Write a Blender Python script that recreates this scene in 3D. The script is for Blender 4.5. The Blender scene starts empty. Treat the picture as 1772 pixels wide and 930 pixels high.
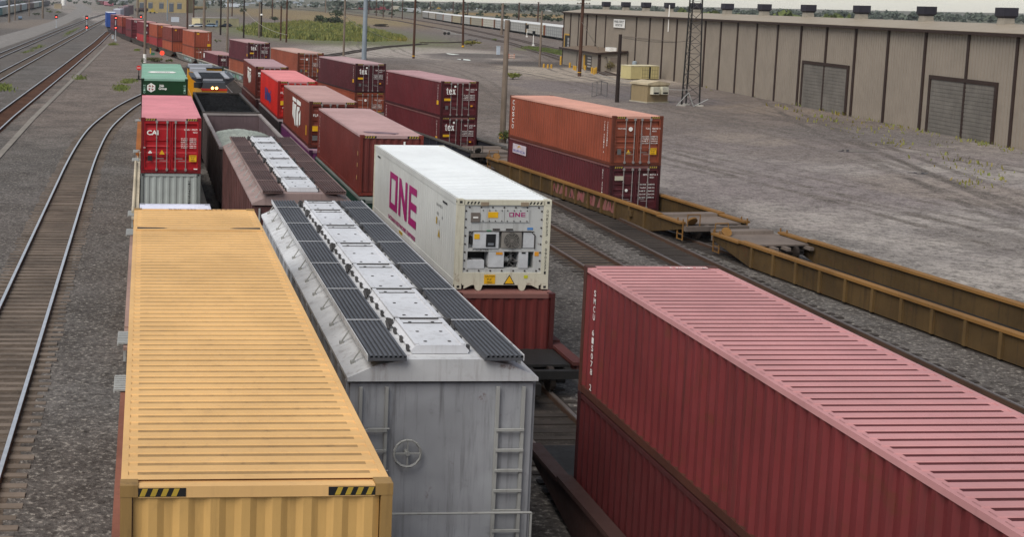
import bpy, math, random
from mathutils import Vector, Matrix
random.seed(7)
S = bpy.context.scene
COL = S.collection
R = math.radians

# ------------------------------------------------------------------ camera
F, CX, CY = 2260.535, 421.9725, 256.008          # focal length and optical axis, in photo pixels
PITCH, ROLL, CAMH, YAW = 0.1156154, 0.0201004, 9.440912, 0.0773885
IW, IH = 1772.0, 930.0
def _rot(v):                                      # camera heading frame -> yard frame (tracks run along +Y)
    c, s = math.cos(YAW), math.sin(YAW)
    return Vector((c*v[0] + s*v[1], -s*v[0] + c*v[1], v[2]))
FWD = _rot((0, math.cos(PITCH), -math.sin(PITCH)))
UP0 = _rot((0, math.sin(PITCH), math.cos(PITCH)))
RT0 = _rot((1, 0, 0))
# roll: image x axis dips to the right
RT = RT0*math.cos(ROLL) + UP0*math.sin(ROLL)
UPV = UP0*math.cos(ROLL) - RT0*math.sin(ROLL)
CAM = Vector((0, 0, CAMH))
def ray(px, py):
    return FWD + RT*((px-CX)/F) - UPV*((py-CY)/F)
def at_z(px, py, z=0.0):
    d = ray(px, py); return CAM + d*((z-CAMH)/d.z)
def at_y(px, py, y):
    d = ray(px, py); return CAM + d*(y/d.y)
GZ = -0.15                                        # ground level (rail heads are at 0)
def G(px, py): return at_z(px, py, GZ)
def px_of(p):
    v = Vector(p)-CAM; d = v.dot(FWD)
    return CX+F*v.dot(RT)/d, CY-F*v.dot(UPV)/d

cam_d = bpy.data.cameras.new('camera'); cam = bpy.data.objects.new('camera', cam_d); COL.objects.link(cam)
m = Matrix((RT, UPV, -FWD)).transposed().to_4x4(); m.translation = CAM
cam.matrix_world = m
cam_d.sensor_fit = 'HORIZONTAL'; cam_d.sensor_width = 36.0; cam_d.lens = 36.0*F/IW
cam_d.shift_x = (IW/2-CX)/IW; cam_d.shift_y = -(IH/2-CY)/IW
cam_d.clip_start = 0.5; cam_d.clip_end = 20000
S.camera = cam

# ------------------------------------------------------------------ world and light
w = bpy.data.worlds.new('World'); S.world = w; w.use_nodes = True
nt = w.node_tree; nt.nodes.clear()
SUN_EL, SUN_AZ = 50.0, 230.0                      # azimuth clockwise from +Y
sky = nt.nodes.new('ShaderNodeTexSky'); sky.sky_type = 'NISHITA'; sky.sun_disc = False
sky.sun_elevation = R(SUN_EL); sky.sun_rotation = R(SUN_AZ)
sky.air_density = 1.0; sky.dust_density = .4; sky.ozone_density = 1.0
hs = nt.nodes.new('ShaderNodeHueSaturation'); hs.inputs['Saturation'].default_value = 0.5
bg = nt.nodes.new('ShaderNodeBackground'); bg.inputs['Strength'].default_value = 0.052
wo = nt.nodes.new('ShaderNodeOutputWorld')
nt.links.new(sky.outputs[0], hs.inputs['Color']); nt.links.new(hs.outputs[0], bg.inputs['Color']); nt.links.new(bg.outputs[0], wo.inputs['Surface'])
sl = bpy.data.lights.new('sun', 'SUN'); sl.energy = 1.5; sl.angle = R(45); sl.color = (1, .965, .91)
so = bpy.data.objects.new('sun', sl); COL.objects.link(so)
sd = Vector((math.sin(R(SUN_AZ))*math.cos(R(SUN_EL)), math.cos(R(SUN_AZ))*math.cos(R(SUN_EL)), math.sin(R(SUN_EL))))
so.rotation_euler = sd.to_track_quat('Z', 'Y').to_euler(); so.location = (0, 0, 60)
S.view_settings.view_transform = 'Standard'; S.view_settings.look = 'None'
S.view_settings.exposure = EXPO = 1.2; S.view_settings.gamma = 1.0; S.view_settings.use_curve_mapping = False

# ------------------------------------------------------------------ helpers
def lin(c):
    if isinstance(c, str): c = [int(c[i:i+2], 16)/255 for i in (0, 2, 4)]
    return tuple(x/12.92 if x <= .04045 else ((x+.055)/1.055)**2.4 for x in c)
class MB:
    def __init__(s): s.v = []; s.f = []
    def quad(s, a, b, c, d): n = len(s.v); s.v += [tuple(a), tuple(b), tuple(c), tuple(d)]; s.f.append((n, n+1, n+2, n+3)); return s
    def poly(s, pts): n = len(s.v); s.v += [tuple(p) for p in pts]; s.f.append(tuple(range(n, n+len(pts)))); return s
    def hexa(s, p):
        n = len(s.v); s.v += [tuple(q) for q in p]
        for f in ((0, 3, 2, 1), (4, 5, 6, 7), (0, 1, 5, 4), (1, 2, 6, 5), (2, 3, 7, 6), (3, 0, 4, 7)): s.f.append(tuple(n+i for i in f))
        return s
    def box(s, x0, x1, y0, y1, z0, z1):
        return s.hexa([(x0, y0, z0), (x1, y0, z0), (x1, y1, z0), (x0, y1, z0), (x0, y0, z1), (x1, y0, z1), (x1, y1, z1), (x0, y1, z1)])
    def tube(s, p0, p1, r0, r1=None, n=8, caps=True):
        r1 = r0 if r1 is None else r1
        p0, p1 = Vector(p0), Vector(p1); d = (p1-p0).normalized()
        a = d.orthogonal().normalized(); b = d.cross(a); k = len(s.v)
        for p, r in ((p0, r0), (p1, r1)):
            for i in range(n):
                t = 2*math.pi*i/n; s.v.append(tuple(p+a*(r*math.cos(t))+b*(r*math.sin(t))))
        for i in range(n): j = (i+1) % n; s.f.append((k+i, k+j, k+n+j, k+n+i))
        if caps: s.f.append(tuple(k+i for i in reversed(range(n)))); s.f.append(tuple(k+n+i for i in range(n)))
        return s
    def path(s, pts, r, n=6):
        for a, b in zip(pts, pts[1:]): s.tube(a, b, r, r, n)
        return s
    def ribbon(s, P, vec):
        vec = Vector(vec); k = len(s.v)
        for p in P: s.v.append(tuple(p)); s.v.append(tuple(Vector(p)+vec))
        for i in range(len(P)-1): s.f.append((k+2*i, k+2*i+2, k+2*i+3, k+2*i+1))
        return s
    def prism(s, pts, vec):                       # closed outline pushed along vec
        vec = Vector(vec); n = len(pts); k = len(s.v)
        s.v += [tuple(p) for p in pts]+[tuple(Vector(p)+vec) for p in pts]
        for i in range(n): j = (i+1) % n; s.f.append((k+i, k+j, k+n+j, k+n+i))
        s.f.append(tuple(k+i for i in reversed(range(n)))); s.f.append(tuple(k+n+i for i in range(n)))
        return s
    def disc(s, c, nrm, r, n=16, h=.01):
        c, nrm = Vector(c), Vector(nrm).normalized(); return s.tube(c, c+nrm*h, r, r, n)
    def build(s, name, mat, parent=None, smooth=False, loc=None):
        me = bpy.data.meshes.new(name); me.from_pydata(s.v, [], s.f); me.update()
        if mat: me.materials.append(mat)
        if smooth: me.polygons.foreach_set('use_smooth', [True]*len(me.polygons))
        o = bpy.data.objects.new(name, me); COL.objects.link(o)
        if parent: o.parent = parent
        if loc: o.location = loc
        return o
def tag(o, label=None, cat=None, group=None, kind=None):
    if label: o['label'] = label
    if cat: o['category'] = cat
    if group: o['group'] = group
    if kind: o['kind'] = kind
    return o
def thing(name, label, cat, loc=(0, 0, 0), rz=0.0, group=None):
    o = bpy.data.objects.new(name, None); COL.objects.link(o); o.empty_display_size = .3
    o.location = loc; o.rotation_euler = (0, 0, rz)
    return tag(o, label, cat, group)
def copy_tree(o, parent=None):
    c = o.copy(); COL.objects.link(c)
    if parent: c.parent = parent
    for ch in list(o.children): copy_tree(ch, c)
    return c
def struct(o): o['kind'] = 'structure'; return o

_tc = {}
def text2d(s, bold=0.0):
    """flat outline of a word as (verts, faces) in the unit box"""
    key = (s, bold)
    if key in _tc: return _tc[key]
    cu = bpy.data.curves.new('word', 'FONT'); cu.body = s; cu.fill_mode = 'FRONT'; cu.offset = bold; cu.resolution_u = 3
    o = bpy.data.objects.new('word', cu); COL.objects.link(o); bpy.context.view_layer.update()
    dg = bpy.context.evaluated_depsgraph_get(); me = bpy.data.meshes.new_from_object(o.evaluated_get(dg))
    vs = [(v.co.x, v.co.y) for v in me.vertices]; fs = [tuple(p.vertices) for p in me.polygons]
    bpy.data.objects.remove(o); bpy.data.curves.remove(cu); bpy.data.meshes.remove(me)
    x0, x1 = min(v[0] for v in vs), max(v[0] for v in vs); y0, y1 = min(v[1] for v in vs), max(v[1] for v in vs)
    vs = [((v[0]-x0)/(x1-x0), (v[1]-y0)/(y1-y0)) for v in vs]
    _tc[key] = (vs, fs); return vs, fs
def put_text(mb, s, o, u, v, bold=0.0):
    """word in the parallelogram o, o+u, o+v"""
    vs, fs = text2d(s, bold); o, u, v = Vector(o), Vector(u), Vector(v); k = len(mb.v)
    mb.v += [tuple(o+u*a+v*b) for a, b in vs]; mb.f += [tuple(k+i for i in f) for f in fs]
    return mb
def put_poly(mb, pts, o, u, v):
    o, u, v = Vector(o), Vector(u), Vector(v); return mb.poly([o+u*a+v*b for a, b in pts])

# ------------------------------------------------------------------ materials
class NT:
    def __init__(s, name):
        s.m = bpy.data.materials.new(name); s.m.use_nodes = True; s.t = s.m.node_tree
        s.b = s.t.nodes['Principled BSDF']
    def n(s, typ, **kw):
        x = s.t.nodes.new(typ)
        for k, v in kw.items():
            if k.startswith('_'): setattr(x, k[1:], v)
            else: x.inputs[k.replace('__', ' ')].default_value = v
        return x
    def l(s, a, b): s.t.links.new(a, b)
    def coords(s, scale, kind='Object'):
        if kind == 'World': src = s.n('ShaderNodeNewGeometry').outputs['Position']
        else: src = s.n('ShaderNodeTexCoord').outputs['Object']
        mp = s.n('ShaderNodeMapping'); mp.inputs['Scale'].default_value = scale; s.l(src, mp.inputs['Vector']); return mp.outputs[0]
    def noise(s, vec, scale=1.0, detail=4, rough=.6):
        x = s.n('ShaderNodeTexNoise', Scale=scale, Detail=detail, Roughness=rough); s.l(vec, x.inputs['Vector']); return x.outputs['Fac']
    def ramp(s, fac, a, b, c0=0.0, c1=1.0):
        x = s.n('ShaderNodeMapRange'); x.interpolation_type = 'SMOOTHSTEP'
        for k, v in (('From Min', a), ('From Max', b), ('To Min', c0), ('To Max', c1)): x.inputs[k].default_value = v
        s.l(fac, x.inputs['Value']); return x.outputs[0]
    def mix(s, fac, a, b, mode='MIX'):
        x = s.n('ShaderNodeMix', _data_type='RGBA', _blend_type=mode)
        for k, v in ((0, fac), (6, a), (7, b)):
            if hasattr(v, 'is_output'): s.l(v, x.inputs[k])
            else: x.inputs[k].default_value = (*v, 1) if isinstance(v, (tuple, list)) and len(v) == 3 else v
        return x.outputs[2]
    def math(s, op, a, b=None):
        x = s.n('ShaderNodeMath', _operation=op)
        for i, v in enumerate((a, b)):
            if v is None: continue
            if hasattr(v, 'is_output'): s.l(v, x.inputs[i])
            else: x.inputs[i].default_value = v
        return x.outputs[0]
    def bump(s, h, strength, dist=.05):
        x = s.n('ShaderNodeBump', Strength=strength, Distance=dist); s.l(h, x.inputs['Height']); s.l(x.outputs[0], s.b.inputs['Normal'])
def mul(c, k): return tuple(min(1, x*k) for x in c)
_mats = {}
def paint(name, col, rough=.55, var=.18, dirt=.35, dirtcol='3a302a', rust=.0, metal=0.0, seed=0.0, spec=.3):
    """weathered paint: broad fading, streaks down the wall, grime and rust blooms"""
    if name in _mats: return _mats[name]
    q = NT(name); c = lin(col) if isinstance(col, str) else col
    vec = q.coords((1, 1, 1)); st = q.coords((5, 5, .35))
    n1 = q.noise(vec, .55+seed*.03, 3); n2 = q.noise(st, 1.3, 5, .7); n3 = q.noise(vec, 4.0, 6, .7)
    base = q.mix(q.ramp(n1, .3, .7), mul(c, 1-var), mul(c, 1+var))
    base = q.mix(q.ramp(n2, .48, .8, 0, dirt), base, lin(dirtcol))
    base = q.mix(q.ramp(n3, .55, .8, 0, dirt*.55), base, mul(lin(dirtcol), 1.4))
    if rust:
        n4 = q.noise(vec, 2.3, 8, .75); base = q.mix(q.ramp(n4, .66-rust*.16, .74, 0, .85), base, lin('5a3020'))
    q.l(base, q.b.inputs['Base Color'])
    rr = q.ramp(n3, .2, .8, rough-.08, min(1, rough+.15)); q.l(rr, q.b.inputs['Roughness'])
    q.b.inputs['Metallic'].default_value = metal; q.b.inputs['Specular IOR Level'].default_value = spec
    q.bump(n3, .12, .02)
    _mats[name] = q.m; return q.m
def flat(name, col, rough=.6, emit=0.0, metal=0.0):
    if name in _mats: return _mats[name]
    q = NT(name); c = lin(col) if isinstance(col, str) else col
    n = q.noise(q.coords((1, 1, 1)), 3.0, 4)
    q.l(q.mix(q.ramp(n, .3, .7), mul(c, .86), mul(c, 1.08)), q.b.inputs['Base Color'])
    q.b.inputs['Roughness'].default_value = rough; q.b.inputs['Metallic'].default_value = metal
    if emit:
        q.b.inputs['Emission Color'].default_value = (*c, 1); q.b.inputs['Emission Strength'].default_value = emit
    _mats[name] = q.m; return q.m
def leafmat(name, c0, c1):
    if name in _mats: return _mats[name]
    q = NT(name); vec = q.coords((1, 1, 1), 'World')
    n = q.noise(vec, .35, 3); n2 = q.noise(vec, 3.0, 3)
    a = q.mix(q.ramp(n, .3, .7), lin(c0), lin(c1)); a = q.mix(q.ramp(n2, .35, .7, 0, .4), a, mul(lin(c0), .55))
    q.l(a, q.b.inputs['Base Color']); q.b.inputs['Roughness'].default_value = .8
    _mats[name] = q.m; return q.m

M_white = flat('white_lettering', 'e6e2da'); M_yel = flat('yellow_sticker', 'd9a400'); M_black = flat('black_mark', '0f0f10')
M_rod = paint('galvanised_rod', '8d8682', .5, .1, .3, metal=.2); M_dark = paint('dark_steel', '1d1b1a', .7, .2, .3)
M_cast = paint('corner_casting', '2b2320', .7, .2, .3); M_grn = flat('green_grass_mark', '4c6a2a')
# ------------------------------------------------------------------ ground
def ground():
    xs = [-2500, -1200, -600, -300, -150, -80] + [-50+2.5*i for i in range(0, 61)] + [140, 200, 300, 450, 700, 1100, 1800, 3000]
    ys = [-30, -10] + [2.5*i for i in range(0, 60)] + [150+10*i for i in range(0, 30)] + [480, 560, 680, 850, 1100, 1500, 2100, 3000, 5000, 9000]
    mb = MB(); W = len(xs)
    for y in ys:
        for x in xs:
            k = max(1, y/900)
            mb.v.append((x*k, y, GZ))
    for j in range(len(ys)-1):
        for i in range(W-1): mb.f.append((j*W+i, j*W+i+1, j*W+W+i+1, j*W+W+i))
    q = NT('yard_ground'); P = q.coords((1, 1, 1), 'World')
    sep = q.n('ShaderNodeSeparateXYZ'); q.l(P, sep.inputs[0]); X, Y = sep.outputs[0], sep.outputs[1]
    big = q.noise(P, .035, 4); med = q.noise(P, .22, 5, .65); fine = q.noise(P, 2.2, 5, .75); grit = q.noise(P, 8.0, 4, .75)
    pebb = q.n('ShaderNodeTexVoronoi', Scale=7.0); q.l(P, pebb.inputs['Vector'])
    # ballast (left) against packed dirt (right of the container train)
    ball = q.mix(q.ramp(med, .3, .7), lin('4f4b47'), lin('6c6763')); ball = q.mix(q.ramp(big, .4, .6, 0, .6), ball, lin('605852'))
    dirt = q.mix(q.ramp(med, .3, .7), lin('928a84'), lin('aca39a')); dirt = q.mix(q.ramp(big, .42, .6, 0, .7), dirt, lin('7d7170'))
    wob = q.math('MULTIPLY', q.math('SUBTRACT', med, .5), 9.0)
    side = q.math('ADD', q.math('ADD', X, q.math('MULTIPLY', Y, .1115)), wob)      # 28.9 lies on the right-hand train
    c = q.mix(q.ramp(side, 31.0, 36.0), ball, dirt)
    # dirt lane between the straight tracks and the curved one
    c = q.mix(q.math('MULTIPLY', q.ramp(q.math('ADD', X, wob), -11.5, -7.5), q.ramp(Y, 70, 110)), c, q.mix(q.ramp(med, .35, .65), lin('655a53'), lin('7e7168')))
    # far fields: dull ochre and green
    far = q.ramp(Y, 520, 900)
    fld = q.mix(q.ramp(q.noise(P, .012, 4), .4, .6), lin('6d6655'), lin('5b5f4c'))
    c = q.mix(q.math('MULTIPLY', far, q.ramp(X, -100, 30)), c, fld)
    def patch(cx, cy, rx, ry, col, k=1.0, rot=0.0, soft=.5):
        nonlocal c
        ca, sa = math.cos(rot), math.sin(rot)
        dx, dy = q.math('SUBTRACT', X, cx), q.math('SUBTRACT', Y, cy)
        u = q.math('DIVIDE', q.math('ADD', q.math('MULTIPLY', dx, ca), q.math('MULTIPLY', dy, sa)), rx)
        v = q.math('DIVIDE', q.math('SUBTRACT', q.math('MULTIPLY', dy, ca), q.math('MULTIPLY', dx, sa)), ry)
        r = q.math('ADD', q.math('MULTIPLY', u, u), q.math('MULTIPLY', v, v))
        r = q.math('ADD', r, q.math('MULTIPLY', q.math('SUBTRACT', med, .5), 1.6))
        c = q.mix(q.ramp(r, 1+soft, 1-soft, 0, k), c, lin(col))
    for a in GROUND_PATCHES: patch(*a)
    # tyre tracks in the dirt yard
    wv = q.n('ShaderNodeTexWave', Scale=.09, Distortion=11.0, Detail=4); wv.inputs['Detail Scale'].default_value = .6
    mp = q.n('ShaderNodeMapping'); mp.inputs['Rotation'].default_value = (0, 0, R(58)); q.l(P, mp.inputs['Vector']); q.l(mp.outputs[0], wv.inputs['Vector'])
    tm = q.math('MULTIPLY', q.ramp(side, 33, 40), q.ramp(wv.outputs['Fac'], .6, .98, 0, .3))
    c = q.mix(tm, c, lin('6e6562'))
    for x0, sl_, am, fr, ph, cl in ((34, .05, 3.0, .045, 0, '5e554e'), (40, -.06, 4.0, .03, 1.2, '645b54'), (47, .12, 3.0, .05, 2.2, '5a514b'), (38, .25, 5.0, .025, .5, '6b625b'), (52, -.02, 2.5, .06, 4.0, '5e554e'), (44, .32, 3.0, .02, 3.0, '574f49'), (36, -.12, 2.0, .07, 5.0, '675e57')):
        u = q.math('SUBTRACT', q.math('SUBTRACT', X, q.math('MULTIPLY', q.math('SUBTRACT', Y, 60.0), sl_)), q.math('MULTIPLY', q.math('SINE', q.math('ADD', q.math('MULTIPLY', Y, fr), ph)), am))
        u = q.math('SUBTRACT', u, x0)
        d = q.math('ABSOLUTE', q.math('SUBTRACT', q.math('ABSOLUTE', u), .95))
        c = q.mix(q.math('MULTIPLY', q.ramp(d, .5, .12), q.math('MULTIPLY', q.ramp(med, .36, .6, 0, .75), q.ramp(side, 33, 38))), c, lin(cl))
    # gravel grain
    c = q.mix(q.ramp(fine, .42, .68, .0, .6), c, mul(lin('352f2b'), 1.0))
    c = q.mix(q.ramp(grit, .53, .68, 0, .75), c, lin('aaa297')); c = q.mix(q.ramp(grit, .47, .32, 0, .75), c, lin('231f1c'))
    c = q.mix(q.ramp(pebb.outputs['Distance'], .32, .05, 0, .35), c, lin('8d837c'))
    q.l(c, q.b.inputs['Base Color']); q.b.inputs['Roughness'].default_value = .92; q.b.inputs['Specular IOR Level'].default_value = .15
    q.bump(q.math('ADD', grit, q.math('MULTIPLY', fine, 1.5)), .7, .08)
    struct(mb.build('ground', q.m))
def gpt(px, py): p = G(px, py); return p.x, p.y
def gpatch(px, py, rpx, rpy, col, k=1.0, soft=.5):
    """a patch of differently coloured earth lying where the photo shows it; its size in metres is worked out from there"""
    x, y = gpt(px, py); rx = abs(gpt(px+rpx, py)[0]-x); ry = (gpt(px, py-rpy)[1]-gpt(px, py+rpy)[1])/2
    return (x, y, rx, ry, col, k, 0.0, soft)
GROUND_PATCHES = [
    gpatch(1010, 128, 120, 15, 'b3a594', .85),     # pale apron before the shed
    gpatch(700, 90, 160, 12, 'b8ada2', .8),       # pale turning place
    gpatch(840, 130, 60, 40, '978b82', .5),
    gpatch(930, 111, 75, 5, '3f3a39', .8),        # cinder-dark streaks
    gpatch(830, 96, 70, 4, '47413f', .8),
    gpatch(690, 105, 60, 6, '635b58', .55),
    gpatch(1000, 152, 90, 12, '776d6d', .6),
    gpatch(790, 99, 45, 7, '5f5754', .7),
    gpatch(515, 24, 95, 10, '8b7448', .8),        # dry ochre field
    gpatch(600, 33, 60, 7, '8f7d50', .7),
    gpatch(555, 55, 150, 16, '66703a', .8),       # green patch under the tall grass
    gpatch(960, 87, 55, 4, '6b7038', .9),
    gpatch(640, 62, 50, 8, '7b6a44', .6),
    gpatch(60, 40, 60, 8, '85776a', .6),
    gpatch(930, 27, 80, 4, '93763f', .9),         # ochre field beyond the auto racks
    gpatch(760, 62, 90, 8, '6d6560', .5),
    gpatch(1330, 190, 90, 10, '8a7a6c', .7), gpatch(1500, 235, 140, 16, '6a6360', .6), gpatch(1650, 330, 120, 30, '93867a', .6), gpatch(1400, 270, 110, 12, '7a6f68', .6), gpatch(1720, 420, 90, 26, '675f5a', .5), gpatch(1290, 240, 70, 12, '93867a', .6),
    gpatch(1140, 172, 90, 9, '6e6668', .6),
]
ground()

def strip(name, pts, w0, w1, z, mat, parent=None):
    """flat sheet following a centre line of (x, y)"""
    mb = MB(); n = len(pts); L = []
    for i, (x, y) in enumerate(pts):
        a, b = Vector(pts[max(0, i-1)]), Vector(pts[min(n-1, i+1)]); d = (b-a).normalized(); nx, ny = d.y, -d.x
        j0, j1 = (random.uniform(-.06, .06), random.uniform(-.06, .06)) if name == 'trackbed' else (0, 0)
        L.append(((x+nx*(w0+j0), y+ny*(w0+j0), z), (x+nx*(w1+j1), y+ny*(w1+j1), z)))
    for (a, b), (c, d) in zip(L, L[1:]): mb.quad(a, b, d, c)
    return mb.build(name, mat, parent)
def bedmat(name, c0, c1, c2, fine=2.6):
    q = NT(name); P = q.coords((1, 1, 1), 'World'); med = q.noise(P, .5, 5); f = q.noise(P, fine, 5, .75); g = q.noise(P, 12, 3, .7)
    c = q.mix(q.ramp(med, .3, .7), lin(c0), lin(c1)); c = q.mix(q.ramp(f, .35, .75, 0, .6), c, mul(lin(c0), .45)); c = q.mix(q.ramp(g, .55, .8, 0, .5), c, lin(c2))
    q.l(c, q.b.inputs['Base Color']); q.b.inputs['Roughness'].default_value = .95; q.b.inputs['Specular IOR Level'].default_value = .1
    q.bump(q.math('ADD', g, f), .7, .08); return q.m
B_tie = bedmat('trackbed_brown', '554b42', '6a5d52', '958b82'); B_rust = bedmat('rust_ballast', '4a3226', '5f4334', '7d6555')
B_dark = bedmat('oily_ballast', '37322e', '4a433e', '7d756d'); B_grey = bedmat('grey_ballast', '4f4843', '655c55', '8d847b')
M_railtop = flat('polished_rail_head', 'cbcdd0', .33, 0, .6); M_railside = paint('rusty_rail_web', '4a3528', .85, .2, .3)
M_railold = flat('dull_rail_head', '7b706a', .45, 0, .6)
M_tie = paint('weathered_tie', '6b5f54', .9, .3, .4, '332b26'); M_tieold = paint('oily_tie', '37302b', .9, .3, .4, '1b1816')
M_conc = paint('concrete_edge', '7d766d', .9, .15, .4, '5a524a')
def resample(pts, step):
    out = [Vector(pts[0])]; acc = 0
    for a, b in zip(pts, pts[1:]):
        a, b = Vector(a), Vector(b); L = (b-a).length; t = step-acc
        while t <= L: out.append(a+(b-a)*(t/L)); t += step
        acc = (acc+L) % step
    return out
def smooth_line(pts, n=3):
    P = [Vector(p) for p in pts]
    for _ in range(n):
        Q = [P[0]]
        for a, b in zip(P, P[1:]): Q += [a*.75+b*.25, a*.25+b*.75]
        P = Q+[P[-1]]
    return P
def track(pts, bed, tie, head, y_ties=95.0, bedw=1.02, hz=0.0):
    bd = strip('trackbed', resample(pts, .7) if pts[0][1] < 45 else pts, -bedw, bedw, GZ+.006, bed); struct(bd)
    tk = thing('railway_track', None, None); tk['kind'] = 'structure'
    mb = MB()
    for p, nx in _along(pts, .52):
        if p.y > y_ties: break
        d = Vector((nx.y, -nx.x)); a = random.uniform(-.012, .012); hw = 1.28+random.uniform(-.07, .07); z = GZ+.02+random.uniform(-.012, .018); hl = .11+random.uniform(-.015, .012)
        q = []
        for zz in (GZ-.05, z):
            for su, sv in ((-1, -1), (1, -1), (1, 1), (-1, 1)):
                pt = p+d*(su*hw)+nx*(sv*hl+a*su*hw); q.append((pt.x, pt.y, zz))
        mb.hexa(q)
    if mb.v: tag(mb.build('crosstie', tie, tk), kind='stuff')
    for s in (-1, 1):
        web = MB(); hd = MB()
        for (ow, z0, z1, m_) in ((.06, GZ-.02, -.028, web), (.046, -.028, .0, hd)):
            prof = [(s*.7535-ow, z0), (s*.7535-ow, z1), (s*.7535+ow, z1), (s*.7535+ow, z0)]
            n = len(pts); rows = []
            for i, (x, y) in enumerate(pts):
                a, b = Vector(pts[max(0, i-1)]), Vector(pts[min(n-1, i+1)]); d = (b-a).normalized()
                rows.append([(x+d.y*u, y-d.x*u, z+hz) for u, z in prof])
            for r0, r1 in zip(rows, rows[1:]):
                for k in range(3): m_.quad(r0[k], r0[k+1], r1[k+1], r1[k])
            m_.poly(rows[0]); 
        wo_ = web.build('rail', M_railside, tk); hd.build('rail_head', head, wo_)
    return tk
def _along(pts, step):
    P = resample(pts, step)
    for a, b in zip(P, P[1:]): yield a, (b-a).normalized()

# the straight tracks at the left
def midline(l, r): return [((a[0]+b[0])/2, (a[1]+b[1])/2) for a, b in zip(l, r)]
TA = [(-21.55, 60), (-21.55, 150), (-21.4, 330), (-20.6, 520), (-17, 700), (-10, 900)]
TB = [(-16.25, 40), (-16.2, 160), (-15.2, 380), (-14.1, 520), (-11, 700), (-4, 900)]
TC = [(-10.7, 20), (-10.65, 100), (-10.0, 160), (-9.15, 250), (-8.9, 335)]
track(TA, B_grey, M_tie, M_railtop, 0); track(TB, B_tie, M_tie, M_railtop, 0); track(TC, B_rust, M_tie, M_railtop, 0, .95)
struct(strip('path', [(x+2.25, y) for x, y in TC[:4]], -.2, .2, GZ+.05, M_conc))
# the curved siding
TD = smooth_line([(-3.51, 4), (-3.52, 40), (-3.52, 60), (-3.52, 76), (-3.2, 91), (-2.45, 101), (-1.5, 111), (-.1, 121), (2.2, 135), (6.2, 158)], 3)
track(TD, B_tie, M_tie, M_railtop, 115)
for x, y1, b, t in ((1.13, 130, B_dark, M_tieold), (4.87, 175, B_dark, M_tieold), (16.72, 70, B_tie, M_tieold), (20.41, 62, B_dark, M_tieold)):
    track([(x, -20), (x, 30), (x, y1)], b, t, M_railold, 70)
track([(9.22, -20), (9.22, 44), (9.3, 47), (9.42, 52), (9.45, 60), (9.45, 160)], B_dark, M_tieold, M_railold, 70)
T6P = [(-30, 32.2), (57, 22.45), (80.7, 19.82), (101, 17.66), (119, 15.3), (143.5, 12.6), (165, 10.4), (183.5, 8.2), (204.5, 5.5), (222.8, 3.4), (241, 1.15), (265, -1.4), (292.5, -3.9), (340, -8.6)]
def T6x(y):
    for (y0, x0), (y1, x1) in zip(T6P, T6P[1:]):
        if y <= y1: return x0+(x1-x0)*(y-y0)/(y1-y0)
    return x1
track([(T6x(y), y) for y in (4, 30, 57, 69, 81, 91, 101, 110, 119, 131, 143, 154, 165, 174, 184, 194, 204, 213, 223, 241, 265, 292, 310)], B_dark, M_tieold, M_railold, 64, 1.5, -.03)
def groundpoly(name, pxs, z, mat, kind='structure'):
    mb = MB(); mb.poly([(*gpt(*p), z) for p in pxs]); o = mb.build(name, mat); o['kind'] = kind; return o
M_road = bedmat('worn_grey_road', '7b7671', '8f8a85', 'a5a09a', 1.2)
groundpoly('road', [(-60, 108), (-60, 72), (0, 62), (45, 50), (85, 38), (118, 24), (133, 14), (128, 8), (140, 6), (158, 14), (160, 21), (140, 29), (105, 45), (60, 63), (0, 84)], GZ+.012, M_road)
M_lane = bedmat('yard_lane', '6f6a67', '827c78', '989089', 1.2)
# yard tracks beyond the dirt lot
def yardline(pxs, mat=M_railold, bed=B_grey):
    track([gpt(*p) for p in pxs], bed, M_tie, mat, 0, 1.4)
yardline([(1060, 131), (960, 98), (880, 74), (780, 53), (690, 36), (600, 24), (500, 14)])
yardline([(1060, 112), (975, 88), (900, 70), (800, 48), (700, 31), (600, 19), (520, 12)])
yardline([(560, 98), (610, 90), (660, 82), (735, 76)])
yardline([(820, 68), (805, 73), (770, 74), (730, 74)])
# puddles
q = NT('puddle_water'); q.b.inputs['Base Color'].default_value = (.12, .12, .13, 1); q.b.inputs['Roughness'].default_value = .06; M_pud = q.m
def puddle(px, py, rpx, rpy):
    x, y = gpt(px, py); rx = abs(gpt(px+rpx, py)[0]-x); ry = (gpt(px, py-rpy)[1]-gpt(px, py+rpy)[1])/2; mb = MB(); pts = []
    for i in range(22):
        t = 2*math.pi*i/22; k = 1+.2*math.sin(3*t+px)+.12*math.sin(5*t+py); pts.append((x+rx*k*math.cos(t), y+ry*k*math.sin(t), GZ+.018))
    struct(mb.poly(pts).build('puddle', M_pud))
puddle(782, 93.5, 7, 1.2); puddle(804, 103.2, 9, 1.2); puddle(1480, 262, 26, 2.4); puddle(1590, 300, 16, 1.6); puddle(990, 155.3, 6, .7)
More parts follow.
